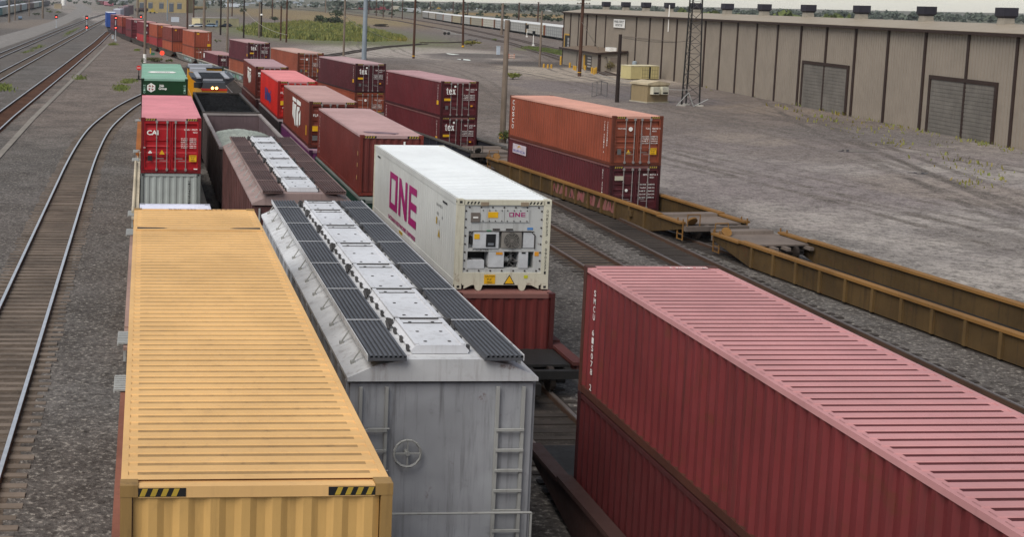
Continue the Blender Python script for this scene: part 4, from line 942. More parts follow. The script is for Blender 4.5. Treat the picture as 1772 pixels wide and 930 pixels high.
for a in (('brown pole at the far left beside the pale railcars', 16, 38.5, 3.2, 0), ('slimmer pole beside the far left pole near the pale railcars', 26, 35, 2.0, 0), ('brown pole by the bushes left of the grey road', 74, 32, 3.0, 0), ('faint pole by the pale railcars, third from the left edge', 50.5, 28, 1.8, 0), ('thin dark pole right of the yellow works building', 335, 37, 2.0, 1), ('thin brown pole above the cream trailer building', 401.5, 28, 1.8, 1), ('slim brown pole left of the yellow works building', 238, 30, 3.4, 0), ('thin grey pole in front of the yellow works building', 289.5, 36, 1.8, 3), ('slim brown pole over the dry field', 471, 32, 1.8, 1), ('slim pole by the dark bushes in the dry field', 563, 22, 1.8, 0), ('dark pole with crossarm beyond the tan shed corner', 930.5, 37, 2.2, 1), ('dark pole beyond the auto racks above the ochre field', 897.5, 34, 2.2, 1), ('pole on the far skyline right of the row of track-side poles', 809, 27, 1.6, 1)):
    pole(*a, top={930.5: 3, 897.5: 4, 809: 4}.get(a[1]), arm=1 if a[1] in (930.5, 897.5) else 0)
for i, (x_, y_) in enumerate(((651, 27), (663, 30), (678, 31), (696, 33), (638, 24), (744, 23), (784, 22))):
    pole('slim pole in a row along the far tracks below the skyline, near the red boxcars', x_, y_, 1.5, 1, top=-2 if i < 4 else 2, group='slim poles in a row along the far tracks')
# lamp head on the pair pole, wires
p = G(451.6, 63); o = thing('yard_lamp', 'white yard lamp hanging from the dark pole in the green grass', 'lamp', (p.x, p.y-.25, at_y(451.6, 26, p.y).z)); mb = MB(); mb.tube((0, 0, 0), (0, 0, .35), .34, .2, 10); mb.build('shade', M_white, o); mb = MB(); mb.tube((0, .05, .3), (0, .25, .45), .05, n=6); mb.build('bracket', M_dark, o)
def wire(label, pts, r, mat, sag=0.0):
    P = []
    for (a, b) in zip(pts, pts[1:]):
        a, b = Vector(a), Vector(b)
        for i in range(12): t = i/12; q_ = a.lerp(b, t); q_.z -= sag*4*t*(1-t); P.append(q_)
    P.append(Vector(pts[-1])); mb = MB(); mb.path(P, r, 4); o = mb.build('overhead_cable', mat); return tag(o, label, 'cable')
M_cab = flat('pale_cable', 'a09d96', .6)
def W(px, py, y): return at_y(px, py, y)
wire('pale cable drooping from the dark pole across the green grass to the brown pole', [W(422, 17, 298), W(455, 45, 290), W(497, 60, 275)], .035, M_cab, .25)
wire('pale cable drooping from the thin brown pole over the grass toward the dirt yard', [W(596, 27, 214), W(640, 53, 240), W(690, 71, 290)], .035, M_cab, .3)
wire('thin stay cable running down from the tall brown pole to the shed annex', [W(1007, 38, 165.5), W(1037, 87, 177)], .03, M_cab)
wire('thin dark wire running from the short dark pole along the shed wall', [W(1073, 64, 122.6), W(1200, 70, 118)], .018, M_dark, .3)
wire('sagging service wire over the beige equipment hut', [W(1035, 127, 160), W(1100, 140, 130), W(1195, 155, 119)], .03, M_cab, .3)
q = NT('red_signal_lamp'); q.b.inputs['Base Color'].default_value = (.6, .02, .02, 1); q.b.inputs['Emission Color'].default_value = (1, .06, .04, 1); q.b.inputs['Emission Strength'].default_value = 3; M_red = q.m
GS = 'railway colour-light signals'
def signal(label, px, py, heads, post, lit=True, hw=3.6):
    b = G(px, py); d = (b-CAM).dot(FWD); k = d/F; o = thing('railway_signal', label, 'signal', (b.x, b.y, GZ), 0, GS)
    top = at_y(px, min(heads), b.y).z-GZ; mb = MB(); mb.tube((0, 0, 0), (0, 0, top), .085, n=8); mb.box(-.2, .2, -.2, .2, 0, .35); mb.build('mast', post, o)
    for py_ in heads:
        z = at_y(px, py_, b.y).z-GZ; r = hw*k/2
        h_ = MB(); h_.box(-r, r, -.18, -.1, z-r*1.3, z+r*1.3); h_.tube((0, -.35, z-r*.1), (0, -.18, z-r*.1), r*.5, n=10, caps=False); hd = h_.build('signal_head', M_black, o)
        if lit: l_ = MB(); l_.disc((0, -.21, z-r*.25), (0, 1, 0), r*.42, 12, .02); l_.build('lamp', M_red, hd)
    mb = MB(); mb.box(-.25, .25, -.05, .35, .3, .34); mb.build('platform', M_gray, o)
M_sil = paint('silver_mast', 'a9adb0', .5, .08, .2)
signal('single red signal on a slim mast beside the grey road', 97.5, 48, [28.5], M_sil, hw=5)
signal('tall twin headed red signal between the left straight tracks', 150, 52, [30, 46.5], M_sil, hw=5.2)
signal('tall twin headed red signal by the bend of the container train', 200, 71, [30, 47], M_sil, hw=5.2)
signal('red signal behind the container train left of the white-footed pole', 243.5, 62, [28], M_sil, hw=5)
signal('dark unlit signal on a white mast beside the tan shed corner', 922.5, 79, [56.5], M_white, False, 5)
signal('rust coloured signal on a white mast in front of the auto racks', 911.5, 64, [46], M_white, False, 5)
p = G(240, 138); o = thing('switch_stand', 'low switch stand with round red target beside the dark green container', 'switch stand', (p.x, p.y, GZ)); mb = MB(); mb.tube((0, 0, 0), (0, 0, 1.5), .05, n=6); mb.box(-.35, .35, -.2, .2, 0, .1); mb.box(-.1, .1, -.12, .12, .1, .5); mb.build('stand', M_dark, o)
mb = MB(); mb.disc((0, -.07, 1.36), (0, 1, 0), .27, 14, .03); mb.build('target', flat('red_target', 'cf2018', .5), o); mb = MB(); mb.box(-.19, .19, -.08, -.072, 1.33, 1.39); mb.build('white_bar', M_white, o)
p = G(280.5, 97); o = thing('red_stop_lamp', 'glowing red round marker beside the well cars near the white-footed pole', 'marker', (p.x, p.y, GZ)); mb = MB(); mb.tube((0, 0, 0), (0, 0, .3), .06, n=6); mb.build('foot', M_dark, o); mb = MB(); mb.tube((0, -.1, .5), (0, .1, .5), .36, n=16); mb.build('disc', flat('red_disc', 'd63a26', .5, .7), o)
p = G(260.5, 92); o = thing('yellow_post', 'short yellow post beside a green switch box near the white-footed pole', 'post', (p.x, p.y, GZ)); mb = MB(); mb.tube((0, 0, 0), (0, 0, .75), .1, n=8); mb.build('post', M_yel, o); mb = MB(); mb.tube((0, 0, .75), (0, 0, .82), .13, n=8); mb.build('cap', M_yel, o)
p = G(264.5, 95); o = thing('switch_box', 'dark green switch box at the foot of the short yellow post', 'box', (p.x, p.y, GZ)); mb = MB(); mb.box(-.28, .28, -.2, .2, 0, .32); mb.build('case', flat('green_case', '1f6a4a'), o); mb = MB(); mb.box(-.31, .31, -.23, .23, .32, .36); mb.build('lid', flat('green_case', '1f6a4a'), o)
p = G(197.5, 67); o = thing('relay_cabinet', 'small pale cabinet at the foot of the signal by the bend', 'cabinet', (p.x-.3, p.y, GZ)); mb = MB(); mb.box(-.25, .25, -.2, .2, 0, .75); mb.build('case', M_sil, o); mb = MB(); mb.box(-.3, .3, -.25, .25, .75, .8); mb.build('roof', M_sil, o)

# ------------------------------------------------------------------ tan metal shed
tan = paint('tan_sheet_wall', '8b8073', .6, .06, .16, '6a5d50'); tanr = paint('tan_sheet_roof', '958978', .6, .06, .2, '7a6b5a'); brown = paint('dark_brown_trim', '33251f', .7, .1, .2)
A_, B_ = G(973.6, 102.4), G(1166, 140.5); A2, B2 = Vector((A_.x, A_.y)), Vector((B_.x, B_.y)); dv = (B2-A2).normalized(); LEN = 140.0
ang = math.atan2(-dv.x, dv.y)                       # wall runs towards the camera along dv
shed = thing('industrial_shed', 'long tan metal shed with dark brown seams and a row of roof ventilators', 'building', (A_.x, A_.y, GZ), 0)
nrm = Vector((-dv.y, dv.x)); 
if nrm.x > 0: nrm = -nrm                            # outward, facing the yard
def sp(t, o, z): v = dv*t+nrm*o; return (v.x, v.y, z)   # along the wall, outward, up
HE, HR, DEP = 8.0, 8.55, 6.8
def slab(mb, t0, t1, o0, o1, z0, z1): return mb.hexa([sp(t0, o0, z0), sp(t1, o0, z0), sp(t1, o1, z0), sp(t0, o1, z0), sp(t0, o0, z1), sp(t1, o0, z1), sp(t1, o1, z1), sp(t0, o1, z1)])
b = MB(); b.prism([sp(0, 0, 0), sp(0, -DEP, 0), sp(0, -DEP, HE), sp(0, -DEP/2, HR-.1), sp(0, 0, HE)], sp(LEN, 0, 0)); b.build('wall', tan, shed)
rb = MB(); t = .35
while t < LEN: slab(rb, t, t+.06, .0, .035, .05, HE-.1); t += .42
rb.build('wall_rib', tan, shed)['kind'] = 'stuff'
r = MB()
for o0, o1 in ((.35, -DEP/2), (-DEP/2, -DEP-.35)):
    z0, z1 = (HE-.02, HR) if o0 > 0 else (HR, HE-.02)
    r.hexa([sp(-.3, o0, z0), sp(LEN+.3, o0, z0), sp(LEN+.3, o1, z1), sp(-.3, o1, z1), sp(-.3, o0, z0+.12), sp(LEN+.3, o0, z0+.12), sp(LEN+.3, o1, z1+.12), sp(-.3, o1, z1+.12)])
r.build('roof', tanr, shed)
g = MB(); slab(g, -.3, LEN+.3, .352, .5, HE-.16, HE+.06); g.build('gutter', brown, shed)
def wall_t(px, z=4.0):
    lo, hi = 0.0, LEN
    for _ in range(40):
        m_ = (lo+hi)/2; q_ = Vector(sp(m_, 0, z))+Vector((A_.x, A_.y, GZ))
        if px_of(q_)[0] < px: lo = m_
        else: hi = m_
    return lo
for px in (974.2, 987, 1001, 1015.5, 1031, 1047.5, 1100.5, 1123.5, 1146.5, 1170, 1194, 1219, 1246, 1275, 1308, 1344, 1384, 1428, 1478, 1534, 1598, 1672, 1756):
    t = wall_t(px); m_ = MB(); slab(m_, t-.14, t+.14, .0, .13, 0, HE-.16); m_.build('wall_seam', brown, shed)
t0, t1 = wall_t(977.5, 2), wall_t(985.5, 2); zt = at_y(980, 60, A_.y).z-GZ
d_ = MB(); slab(d_, t0, t1, .0, .07, 0, zt); dr = d_.build('doorway', M_black, shed); d_ = MB(); slab(d_, t0-.35, t0-.02, .0, .12, 0, zt); slab(d_, t0-.35, t1+.2, .0, .11, zt, zt+.25); d_.build('door_frame', flat('yellow_frame', 'b58a2a'), dr)
d_ = MB()
for i in range(6): slab(d_, t0+(t1-t0)*.6, t1, .071, .09, .3+i*zt/7, .3+i*zt/7+.5)
d_.build('door_leaf', flat('pale_leaf', '8f8b86'), dr)
ov = Vector((A_.x, A_.y, GZ))
def ridge_t(px):
    lo, hi = 0.0, LEN
    for _ in range(40):
        m_ = (lo+hi)/2
        if px_of(Vector(sp(m_, -DEP/2, HR))+ov)[0] < px: lo = m_
        else: hi = m_
    return lo
for px in (1048.5, 1082.5, 1117.5, 1158, 1204, 1258, 1322, 1398, 1490, 1602, 1740):
    t = ridge_t(px); P = Vector(sp(t, -DEP/2, HR+.1)); s_ = .5; m_ = MB()
    def bx(u0, u1, z0, z1): m_.hexa([P+Vector((a*u0 if True else 0, b_*u0, z0)) for a, b_ in ((-1, -1), (1, -1), (1, 1), (-1, 1))]+[P+Vector((a*u1, b_*u1, z1)) for a, b_ in ((-1, -1), (1, -1), (1, 1), (-1, 1))])
    bx(s_*.9, s_*.78, -.1, .5); v_ = m_.build('ventilator', flat('vent_base', '8f8678'), shed); m_ = MB(); bx(s_*.8, s_*1.12, .45, .62); bx(s_*1.12, s_*1.12, .62, 1.25); m_.build('ventilator_hood', paint('dark_vent_hood', '2a2830', .6), v_)
t = wall_t(1160, 6); m_ = MB(); m_.tube(sp(t, .3, 6.2), sp(t, .3, 9.6), .06, n=6); m_.build('vent_pipe', M_white, shed)
m_ = MB(); m_.tube(sp(wall_t(1078, 4), .12, 5.0), sp(wall_t(1168, 4), .12, 5.0), .03, n=4); m_.build('conduit', paint('conduit', '6b6058'), shed)
for a0, a1 in ((1390, 1465), (1610, 1720)):
    t0, t1 = wall_t(a0, 2), wall_t(a1, 2); d_ = MB(); slab(d_, t0, t1, .036, .09, 0, 4.2)
    for i in range(13): slab(d_, t0+.1, t1-.1, .091, .11, .15+i*.31, .36+i*.31)
    rd_ = d_.build('roller_door', paint('roller_door', '6d675f', .6, .15, .5), shed); d_ = MB(); slab(d_, t0-.3, t0, .036, .16, 0, 4.5); slab(d_, t1, t1+.3, .036, .16, 0, 4.5); slab(d_, t0, t1, .036, .16, 4.2, 4.5); d_.build('door_frame', brown, rd_)
# the sign on its wall
ts0, ts1 = wall_t(1063.8, 6.5), wall_t(1083, 6.5)
q0 = Vector(sp((ts0+ts1)/2, 0, 0))+ov; zb, zt_ = at_y(1073, 47.6, q0.y).z-GZ, at_y(1073, 33, q0.y).z-GZ
sg = thing('sign', 'white sign reading WHEEL DEFECT DETECTOR high on the tan shed wall', 'sign', tuple(ov)); m_ = MB(); slab(m_, ts0, ts1, .14, .19, zb, zt_); m_.build('panel', M_white, sg)
m_ = MB(); U = Vector(sp(ts1, .2, 0))-Vector(sp(ts0, .2, 0))
for wd, a, c_, f0, f1 in (('WHEEL DEFECT', .05, .95, .56, .84), ('DETECTOR', .18, .82, .16, .44)): put_text(m_, wd, Vector(sp(ts0, .2, zb+(zt_-zb)*f0))+U*a, U*(c_-a), (0, 0, (zt_-zb)*(f1-f0)), .02)
m_.build('lettering', flat('sign_ink', '20242c'), sg)
# lean-to annex
tF, tB = wall_t(1093, 1.5), wall_t(1093, 1.5); C_ = G(1034.6, 123.6); rel = Vector((C_.x-A_.x, C_.y-A_.y)); tC = rel.dot(dv); oC = rel.dot(nrm)
t0 = tC-21.0; hA = 2.62; anx = thing('shed_annex', 'low tan annex with dark brown fascia built against the tan shed', 'building', tuple(ov))
m_ = MB(); slab(m_, t0, tC, .14, oC, 0, hA-.1); m_.build('wall', tan, anx)
m_ = MB(); m_.hexa([sp(t0-.3, oC+.45, hA-.1), sp(tC+.3, oC+.45, hA-.1), sp(tC+.3, .14, hA+.25), sp(t0-.3, .14, hA+.25), sp(t0-.3, oC+.45, hA), sp(tC+.3, oC+.45, hA), sp(tC+.3, .14, hA+.37), sp(t0-.3, .14, hA+.37)]); m_.build('roof', paint('brown_sheet_roof', '6d5d4d', .7, .08, .2), anx)
m_ = MB(); slab(m_, t0-.32, tC+.32, oC+.452, oC+.55, hA-.22, hA+.04); m_.hexa([sp(tC+.302, oC+.45, hA-.22), sp(tC+.36, oC+.45, hA-.22), sp(tC+.36, .14, hA+.1), sp(tC+.302, .14, hA+.1), sp(tC+.302, oC+.45, hA+.04), sp(tC+.36, oC+.45, hA+.04), sp(tC+.36, .14, hA+.4), sp(tC+.302, .14, hA+.4)]); m_.build('fascia', brown, anx)
m_ = MB()
for tt in (t0+.02, t0+9, tC-.22): slab(m_, tt, tt+.2, oC, oC+.05, 0, hA-.12)
slab(m_, tC, tC+.04, oC-.35, oC, 0, hA-.12); m_.build('trim', brown, anx)
m_ = MB(); slab(m_, tC-7.2, tC-3.6, oC, oC+.06, .0, 2.0); dk_ = m_.build('door', flat('dim_doorway', '3a342f'), anx); m_ = MB()
for i in range(4): slab(m_, tC-5.6, tC-3.7, oC+.061, oC+.08, .35+i*.42, .55+i*.42)
m_.build('door_pane', flat('door_pane', 'a09a92'), dk_); m_ = MB(); slab(m_, tC-7.5, tC-7.0, oC+.061, oC+.2, 0, 2.05); m_.build('door_frame', flat('yellow_frame', 'b58a2a'), dk_)
m_ = MB(); slab(m_, tC, tC+.05, oC*.52-.7, oC*.52+.35, 1.3, 2.0); m_.build('wall_panel', flat('annex_panel', '75685d'), anx)
m_ = MB(); m_.path([Vector(sp(tC+.06, oC-.8, 1.9)), Vector(sp(tC+.06, oC-1.1, 2.1)), Vector(sp(tC+.06, oC-1.4, .4))], .03, 5); m_.build('hose', M_dark, anx)
P = ov+Vector(sp(tC-2.2, oC*.45, hA+.2)); o = thing('roof_air_conditioner', 'white air conditioner on the roof of the tan annex', 'air conditioner', tuple(P)); m_ = MB(); m_.box(-.5, .5, -.9, .9, 0, .55); m_.build('case', M_white, o); m_ = MB(); m_.tube((0, 0, .55), (0, 0, .6), .35, n=12); m_.build('fan_guard', M_gray, o)
# bollards
GB_ = 'yellow bollards before the tan shed'
def bollard(px, py, hpx, lb):
    p = G(px, py); k = (p-CAM).dot(FWD)/F; o = thing('bollard', lb, 'bollard', (p.x, p.y, GZ), 0, GB_); m_ = MB(); m_.tube((0, 0, 0), (0, 0, hpx*k*.95), .15, n=8); m_.build('post', flat('bollard_yellow', 'bd8f2a'), o); m_ = MB(); m_.tube((0, 0, hpx*k*.95), (0, 0, hpx*k), .15, .06, 8); m_.build('cap', flat('bollard_yellow', 'bd8f2a'), o)
for px, py, h, lb in ((978, 103, 8, 'yellow bollard by the tall dark doorway of the tan shed'), (970, 112, 15, 'tall yellow bollard standing clear of the tan shed corner'), (986, 117, 9, 'short yellow bollard nearest the tall pole with insulators, in the open'), (993, 121, 8, 'first of two close yellow bollards left of the tall pole with insulators'), (996, 122, 8, 'second of two close yellow bollards left of the tall pole with insulators'), (1012.5, 121, 8, 'yellow bollard between the tall pole with insulators and the annex door'), (1024, 127, 11, 'yellow bollard farthest from the annex corner in a cluster of three'), (1028, 128.5, 11, 'middle yellow bollard in the cluster of three by the annex corner'), (1031, 127, 11, 'yellow bollard nearest the annex corner in a cluster of three'), (941, 117, 7, 'yellow post beside the grey weathered pole, first of three'), (948, 118, 7, 'yellow post beside the grey weathered pole, middle of three'), (954, 118, 7, 'yellow post beside the grey weathered pole, last of three'), (1196, 117, 22, 'tall yellow bollard behind the lattice tower')):
    bollard(px, py, h, lb)
# equipment by the shed
def hut():
    a, b, c_ = G(1101, 172), G(1119.5, 178.2), G(1155, 177.6); hgt = at_y(1119, 142, b.y).z-GZ
    o = thing('equipment_hut', 'beige equipment hut with a low roof and two air conditioners, by the chain link fence', 'hut', (b.x, b.y, GZ)); m = paint('hut_beige', '8d7b5c', .7, .06, .2); u = Vector((c_.x-b.x, c_.y-b.y, 0)); v = Vector((-u.y, u.x, 0)).normalized()*2.4; m_ = MB()
    m_.hexa([(0, 0, .1), u+Vector((0, 0, .1)), u+v+Vector((0, 0, .1)), v+Vector((0, 0, .1)), (0, 0, hgt-.3), u+Vector((0, 0, hgt-.3)), u+v+Vector((0, 0, hgt-.3)), v+Vector((0, 0, hgt-.3))]); m_.build('wall', m, o)
    m_ = MB(); e = u.normalized()*.12; n = v.normalized()*.12; z0 = Vector((0, 0, hgt-.3)); z1 = Vector((0, 0, hgt-.12)); z2 = Vector((0, 0, hgt+.12))
    m_.hexa([-e-n+z0, u+e-n+z0, u+v+e+n+z0, v-e+n+z0, -e-n+z1, u+e-n+z1, u+v+e+n+z1, v-e+n+z1]); m_.prism([-e-n+z1, u+e-n+z1, u*.5-n+z2], v+n*2); m_.build('roof', paint('hut_roof', 'b9a98c', .7), o)
    for f in (.12, .56):
        m_ = MB(); P0 = u*f-n*4.0+Vector((0, 0, hgt*.42)); w_ = u*.30; m_.hexa([P0, P0+w_, P0+w_+n*3.9, P0+n*3.9]+[q_+Vector((0, 0, hgt*.36)) for q_ in (P0, P0+w_, P0+w_+n*3.9, P0+n*3.9)]); ac = m_.build('air_conditioner', flat('ac_cream', 'c9c4ae'), o); m_ = MB(); m_.hexa([P0-n*.05+w_*.1+Vector((0, 0, .06)), P0-n*.05+w_*.9+Vector((0, 0, .06)), P0-n*.02+w_*.9+Vector((0, 0, .06)), P0-n*.02+w_*.1+Vector((0, 0, .06))]+[q_+Vector((0, 0, .22)) for q_ in (P0-n*.05+w_*.1, P0-n*.05+w_*.9, P0-n*.02+w_*.9, P0-n*.02+w_*.1)]); m_.build('grille', M_dark, ac)
    m_ = MB(); m_.hexa([-e-n, u+e-n, u+v+e+n, v-e+n]+[q_+Vector((0, 0, .1)) for q_ in (-e-n, u+e-n, u+v+e+n, v-e+n)]); m_.build('skid', flat('pale_skid', 'a9a08c'), o)
hut()
a = G(1096, 139); wd = 2.6
o = thing('storage_container', 'pale yellow storage container with open dark gap between its doors, behind the beige hut', 'storage container', (a.x, a.y+1, GZ), R(12)); m = paint('pale_yellow_box', 'b5a878', .6, .06, .15); hgt = 1.75
m_ = MB(); m_.box(0, 4.1, 0, 2.3, .1, hgt); m_.build('body', m, o); m_ = MB(); m_.box(-.04, 4.14, -.04, 2.34, hgt, hgt+.08); m_.build('roof', flat('pale_yellow_roof', 'd0c6a6'), o)
m_ = MB(); m_.box(2.65, 2.9, -.02, -.002, .15, hgt-.1); m_.build('door_gap', M_black, o)
for x0, x1 in ((1.55, 2.6), (2.98, 3.95)):
    m_ = MB(); m_.box(x0, x1, -.03, -.002, .15, hgt-.08); dd = m_.build('door', m, o); m_ = MB()
    for i in range(3): m_.box(x0+.02, x1-.02, -.038, -.031, .3+i*.45, .34+i*.45)
    for i in range(3): m_.box(x0+.1+i*.38, x0+.14+i*.38, -.046, -.039, .18, hgt-.12)
    m_.build('door_bar', flat('door_bar', '7d7350'), dd)
o = thing('plastic_tank', 'pale blue plastic bin on the ground left of the pale yellow storage container', 'bin', (G(1079, 135).x, G(1079, 135).y, GZ)); m_ = MB(); m_.hexa([(0, 0, .1), (1.1, 0, .1), (1.1, 1, .1), (0, 1, .1), (-.05, -.05, .72), (1.2, -.05, .72), (1.2, 1.05, .72), (-.05, 1.05, .72)]); m_.build('tub', flat('pale_blue_plastic', '93a7ae'), o); m_ = MB(); m_.box(.05, .25, .1, .9, 0, .1); m_.box(.85, 1.05, .1, .9, 0, .1); m_.build('foot', M_dark, o)
o = thing('storage_tank', 'upright grey cylindrical tank against the shed beside the pale yellow storage container', 'tank', (G(1097, 128).x, G(1097, 128).y, GZ)); m_ = MB(); m_.tube((0, 0, 0), (0, 0, 1.7), .32, n=14); m_.build('barrel', flat('grey_tank', '8a949a'), o); m_ = MB(); m_.tube((0, 0, 1.7), (0, 0, 1.8), .32, .12, 14); m_.build('cap', flat('grey_tank', '8a949a'), o)
# chain link fence
fp = [G(1024, 168), G(1040, 164), G(1050, 168.5), G(1091, 172.5), G(1103, 175)]
M_fen = paint('fence_wire', '6a6866', .6); o = thing('chain_link_fence', 'chain link fence with thin posts left of the beige hut', 'fence', tuple(fp[0])); m_ = MB(); wv = MB(); P = [q_-fp[0] for q_ in fp]
for a, b in zip(P, P[1:]):
    n_ = max(1, round((b-a).length/2.6))
    for i in range(n_+1): q_ = a.lerp(b, i/n_); m_.tube(q_, q_+Vector((0, 0, 1.5)), .035, n=5)
    for z_ in (1.48, .06): wv.tube(a+Vector((0, 0, z_)), b+Vector((0, 0, z_)), .018, n=4)
    L_ = (b-a).length; s_ = 0.0
    while s_ < L_:
        for sg_ in (0, 1):
            e0 = a.lerp(b, min(1, (s_+sg_*1.4)/L_)); e1 = a.lerp(b, min(1, (s_+(1-sg_)*1.4)/L_)); wv.tube(e0+Vector((0, 0, .06)), e1+Vector((0, 0, 1.46)), .004, n=3, caps=False)
        s_ += .3
m_.build('post', M_fen, o); wv.build('mesh', M_fen, o)
# lattice tower
p = G(1192, 183); o = thing('lattice_tower', 'dark steel lattice tower with crossed bracing, cut by the top of the picture', 'tower', (p.x, p.y, GZ)); lg_ = [(-.85, -.3), (.85, -.45), (.1, .95)]
m_ = MB(); br = MB(); H_ = 15.0
def lp(i, z): k = 1-.45*z/H_; return Vector((lg_[i][0]*k, lg_[i][1]*k, z))
for i in range(3): m_.tube(lp(i, 0), lp(i, H_), .075, .06, 6)
N_ = 15
for k in range(N_):
    z0, z1 = H_*k/N_, H_*(k+1)/N_
    for i in range(3):
        j = (i+1) % 3
        if k % 2: br.tube(lp(i, z0), lp(j, z1), .03, n=4)
        else: br.tube(lp(j, z0), lp(i, z1), .03, n=4)
        br.tube(lp(i, z1), lp(j, z1), .022, n=4)
m_.build('leg', M_dark, o); br.build('bracing', paint('tower_bracing', '4a4542', .6), o)
m_ = MB()
for i in range(3): q_ = lp(i, 0); m_.box(q_.x-.28, q_.x+.28, q_.y-.28, q_.y+.28, 0, .14)
m_.build('footing', flat('pale_footing', 'b5afa4'), o)
m_ = MB(); m_.path([Vector((-1.4, -.4, 0)), Vector((-.3, -.5, 1.3)), Vector((.2, -.6, 0)), Vector((1.6, -.6, .7))], .04, 5); m_.build('guy_strut', M_gray, o)
# small things in the dirt yard
p = G(862, 95); o = thing('signal_cabinet', 'tall white metal cabinet behind the thick bare pole', 'cabinet', (p.x, p.y, GZ)); m_ = MB(); m_.box(-.28, .28, -.25, .25, .08, 1.55); m_.build('case', flat('cabinet_white', 'b5bcc4'), o); m_ = MB(); m_.box(-.32, .32, -.3, .3, 1.55, 1.62); m_.build('roof', flat('cabinet_white', 'b5bcc4'), o); m_ = MB(); m_.box(-.24, .24, -.262, -.252, .15, 1.45); m_.build('door', flat('cabinet_white', 'b5bcc4'), o)
p = G(885, 101); o = thing('barricade', 'low orange and white barricade right of the thick bare pole', 'barricade', (p.x, p.y, GZ)); m_ = MB()
for s in (-.45, .45): m_.box(s-.05, s+.05, -.2, .2, 0, .75)
m_.build('leg', flat('barricade_orange', 'b0603a'), o); m_ = MB(); m_.box(-.55, .55, -.23, -.205, .4, .62); m_.box(-.55, .55, -.23, -.205, .1, .28); m_.build('board', flat('barricade_white', 'c4a99a'), o)
p = G(773, 60); o = thing('wheelset_rack', 'loose wheelset and pale pipework lying in the dirt yard', 'wheelset', (p.x, p.y, GZ)); m_ = MB()
for s in (-.55, .55): m_.tube((s-.09, -.3, .4), (s+.09, .3, .4), .42, n=14)
m_.tube((-.6, 0, .4), (.6, 0, .4), .08, n=6); m_.build('wheel', M_dark, o); m_ = MB(); m_.path([Vector((.6, 0, .3)), Vector((4.8, -1, .15)), Vector((6, 0, .1))], .07, 6); m_.path([Vector((.3, 6, 1.0)), Vector((2.6, 0, .4))], .05, 5); m_.path([Vector((-1.5, 10, 1.6)), Vector((1.8, 3, .9))], .05, 5); m_.build('pipe', M_gray, o)
p = G(659, 46); o = thing('scrap_pile', 'dark pile of old timbers at the end of the green grass', 'pile', (p.x, p.y, GZ)); rn = random.Random(3); m_ = MB()
for i in range(16): x0 = rn.uniform(-2.6, .5); z_ = .1+.13*(i % 6); y_ = rn.uniform(-1.5, 1.5); m_.hexa([(x0, y_, z_), (x0+2.6, y_+.2, z_+rn.uniform(-.1, .1)), (x0+2.6, y_+.5, z_+.02), (x0, y_+.3, z_)]+[(x0, y_, z_+.16), (x0+2.6, y_+.2, z_+.16), (x0+2.6, y_+.5, z_+.17), (x0, y_+.3, z_+.16)])
m_.build('timber', M_tieold, o); m_ = MB(); m_.box(-2.0, 1.8, -.6, -.4, .9, 1.0); m_.build('beam', M_tieold, o)

# ------------------------------------------------------------------ trailer building, cars, works
a, b = G(346, 46.5), G(413, 46.5); a = Vector((a.x, a.y, GZ)); L_ = (Vector((b.x, b.y, GZ))-a).length
o = thing('site_trailer', 'long cream site trailer with small windows behind the parked cars', 'trailer', tuple(a), math.atan2(b.y-a.y, b.x-a.x)); cr = paint('cream_wall', 'c2b48e', .6, .05, .15); hgt = 2.7
m_ = MB(); m_.box(0, L_, 0, 4, .1, hgt); m_.build('wall', cr, o); m_ = MB(); m_.box(-.1, L_+.1, -.1, 4.1, hgt, hgt+.1); m_.build('roof', flat('trailer_roof', 'b9b4aa'), o)
for fx, w_, z0, z1 in ((.17, .35, 1.5, 2.1), (.22, .35, 1.5, 2.1), (.62, .5, 1.5, 1.9)): m_ = MB(); m_.box(L_*fx, L_*fx+w_, -.03, -.002, z0, z1); m_.build('window', M_black, o)
m_ = MB(); m_.box(L_*.40, L_*.46, -.03, -.002, .2, 2.1); dd = m_.build('door', flat('trailer_door', '8f9aa6'), o); m_ = MB(); m_.box(L_*.415, L_*.445, -.04, -.031, 1.3, 1.9); m_.build('pane', M_black, dd)
def car(lb, px, py, col, rz, L=4.4):
    p = G(px, py); o = thing('parked_car', lb, 'car', (p.x, p.y, GZ), rz, 'cars parked by the cream trailer'); m = paint('car_paint_'+col, col, .3, .04, .08, spec=.5); wd, k = .88, .8
    m_ = MB(); pr = [(-L/2, .35), (-L/2, .78), (-L*.42, .86), (L*.22, .9), (L*.46, .74), (L/2, .62), (L/2, .35)]; m_.prism([(x_, -wd, z_*k) for x_, z_ in pr], (0, 2*wd, 0)); m_.build('body', m, o)
    m_ = MB(); pr = [(-L*.44, .86), (-L*.36, 1.36), (L*.06, 1.4), (L*.24, .9)]; lo_ = [(x_, -wd+.04 if z_ < 1 else -wd+.16, z_*k) for x_, z_ in pr]; hi_ = [(x_, -y_, z_) for x_, y_, z_ in lo_]; n_ = len(lo_)
    m_.poly(lo_); m_.poly(list(reversed(hi_)))
    for i in range(3): m_.quad(lo_[i], hi_[i], hi_[i+1], lo_[i+1])
    m_.build('glasshouse', flat('car_glass', '1a2026', .1), o); m_ = MB(); m_.box(-L*.35, L*.05, -wd+.17, wd-.17, 1.395*k, 1.43*k); m_.build('roof', m, o)
    for x_ in (-L*.3, L*.3):
        for s in (-1, 1): m_ = MB(); m_.tube((x_, s*(wd-.12), .27), (x_, s*(wd+.02), .27), .28, n=12); m_.build('wheel', M_dark, o)
    for s in (-1, 1): m_ = MB(); m_.box(L/2-.01, L/2+.01, s*.6-.15, s*.6+.15, .5, .58); m_.build('headlight', M_white, o)
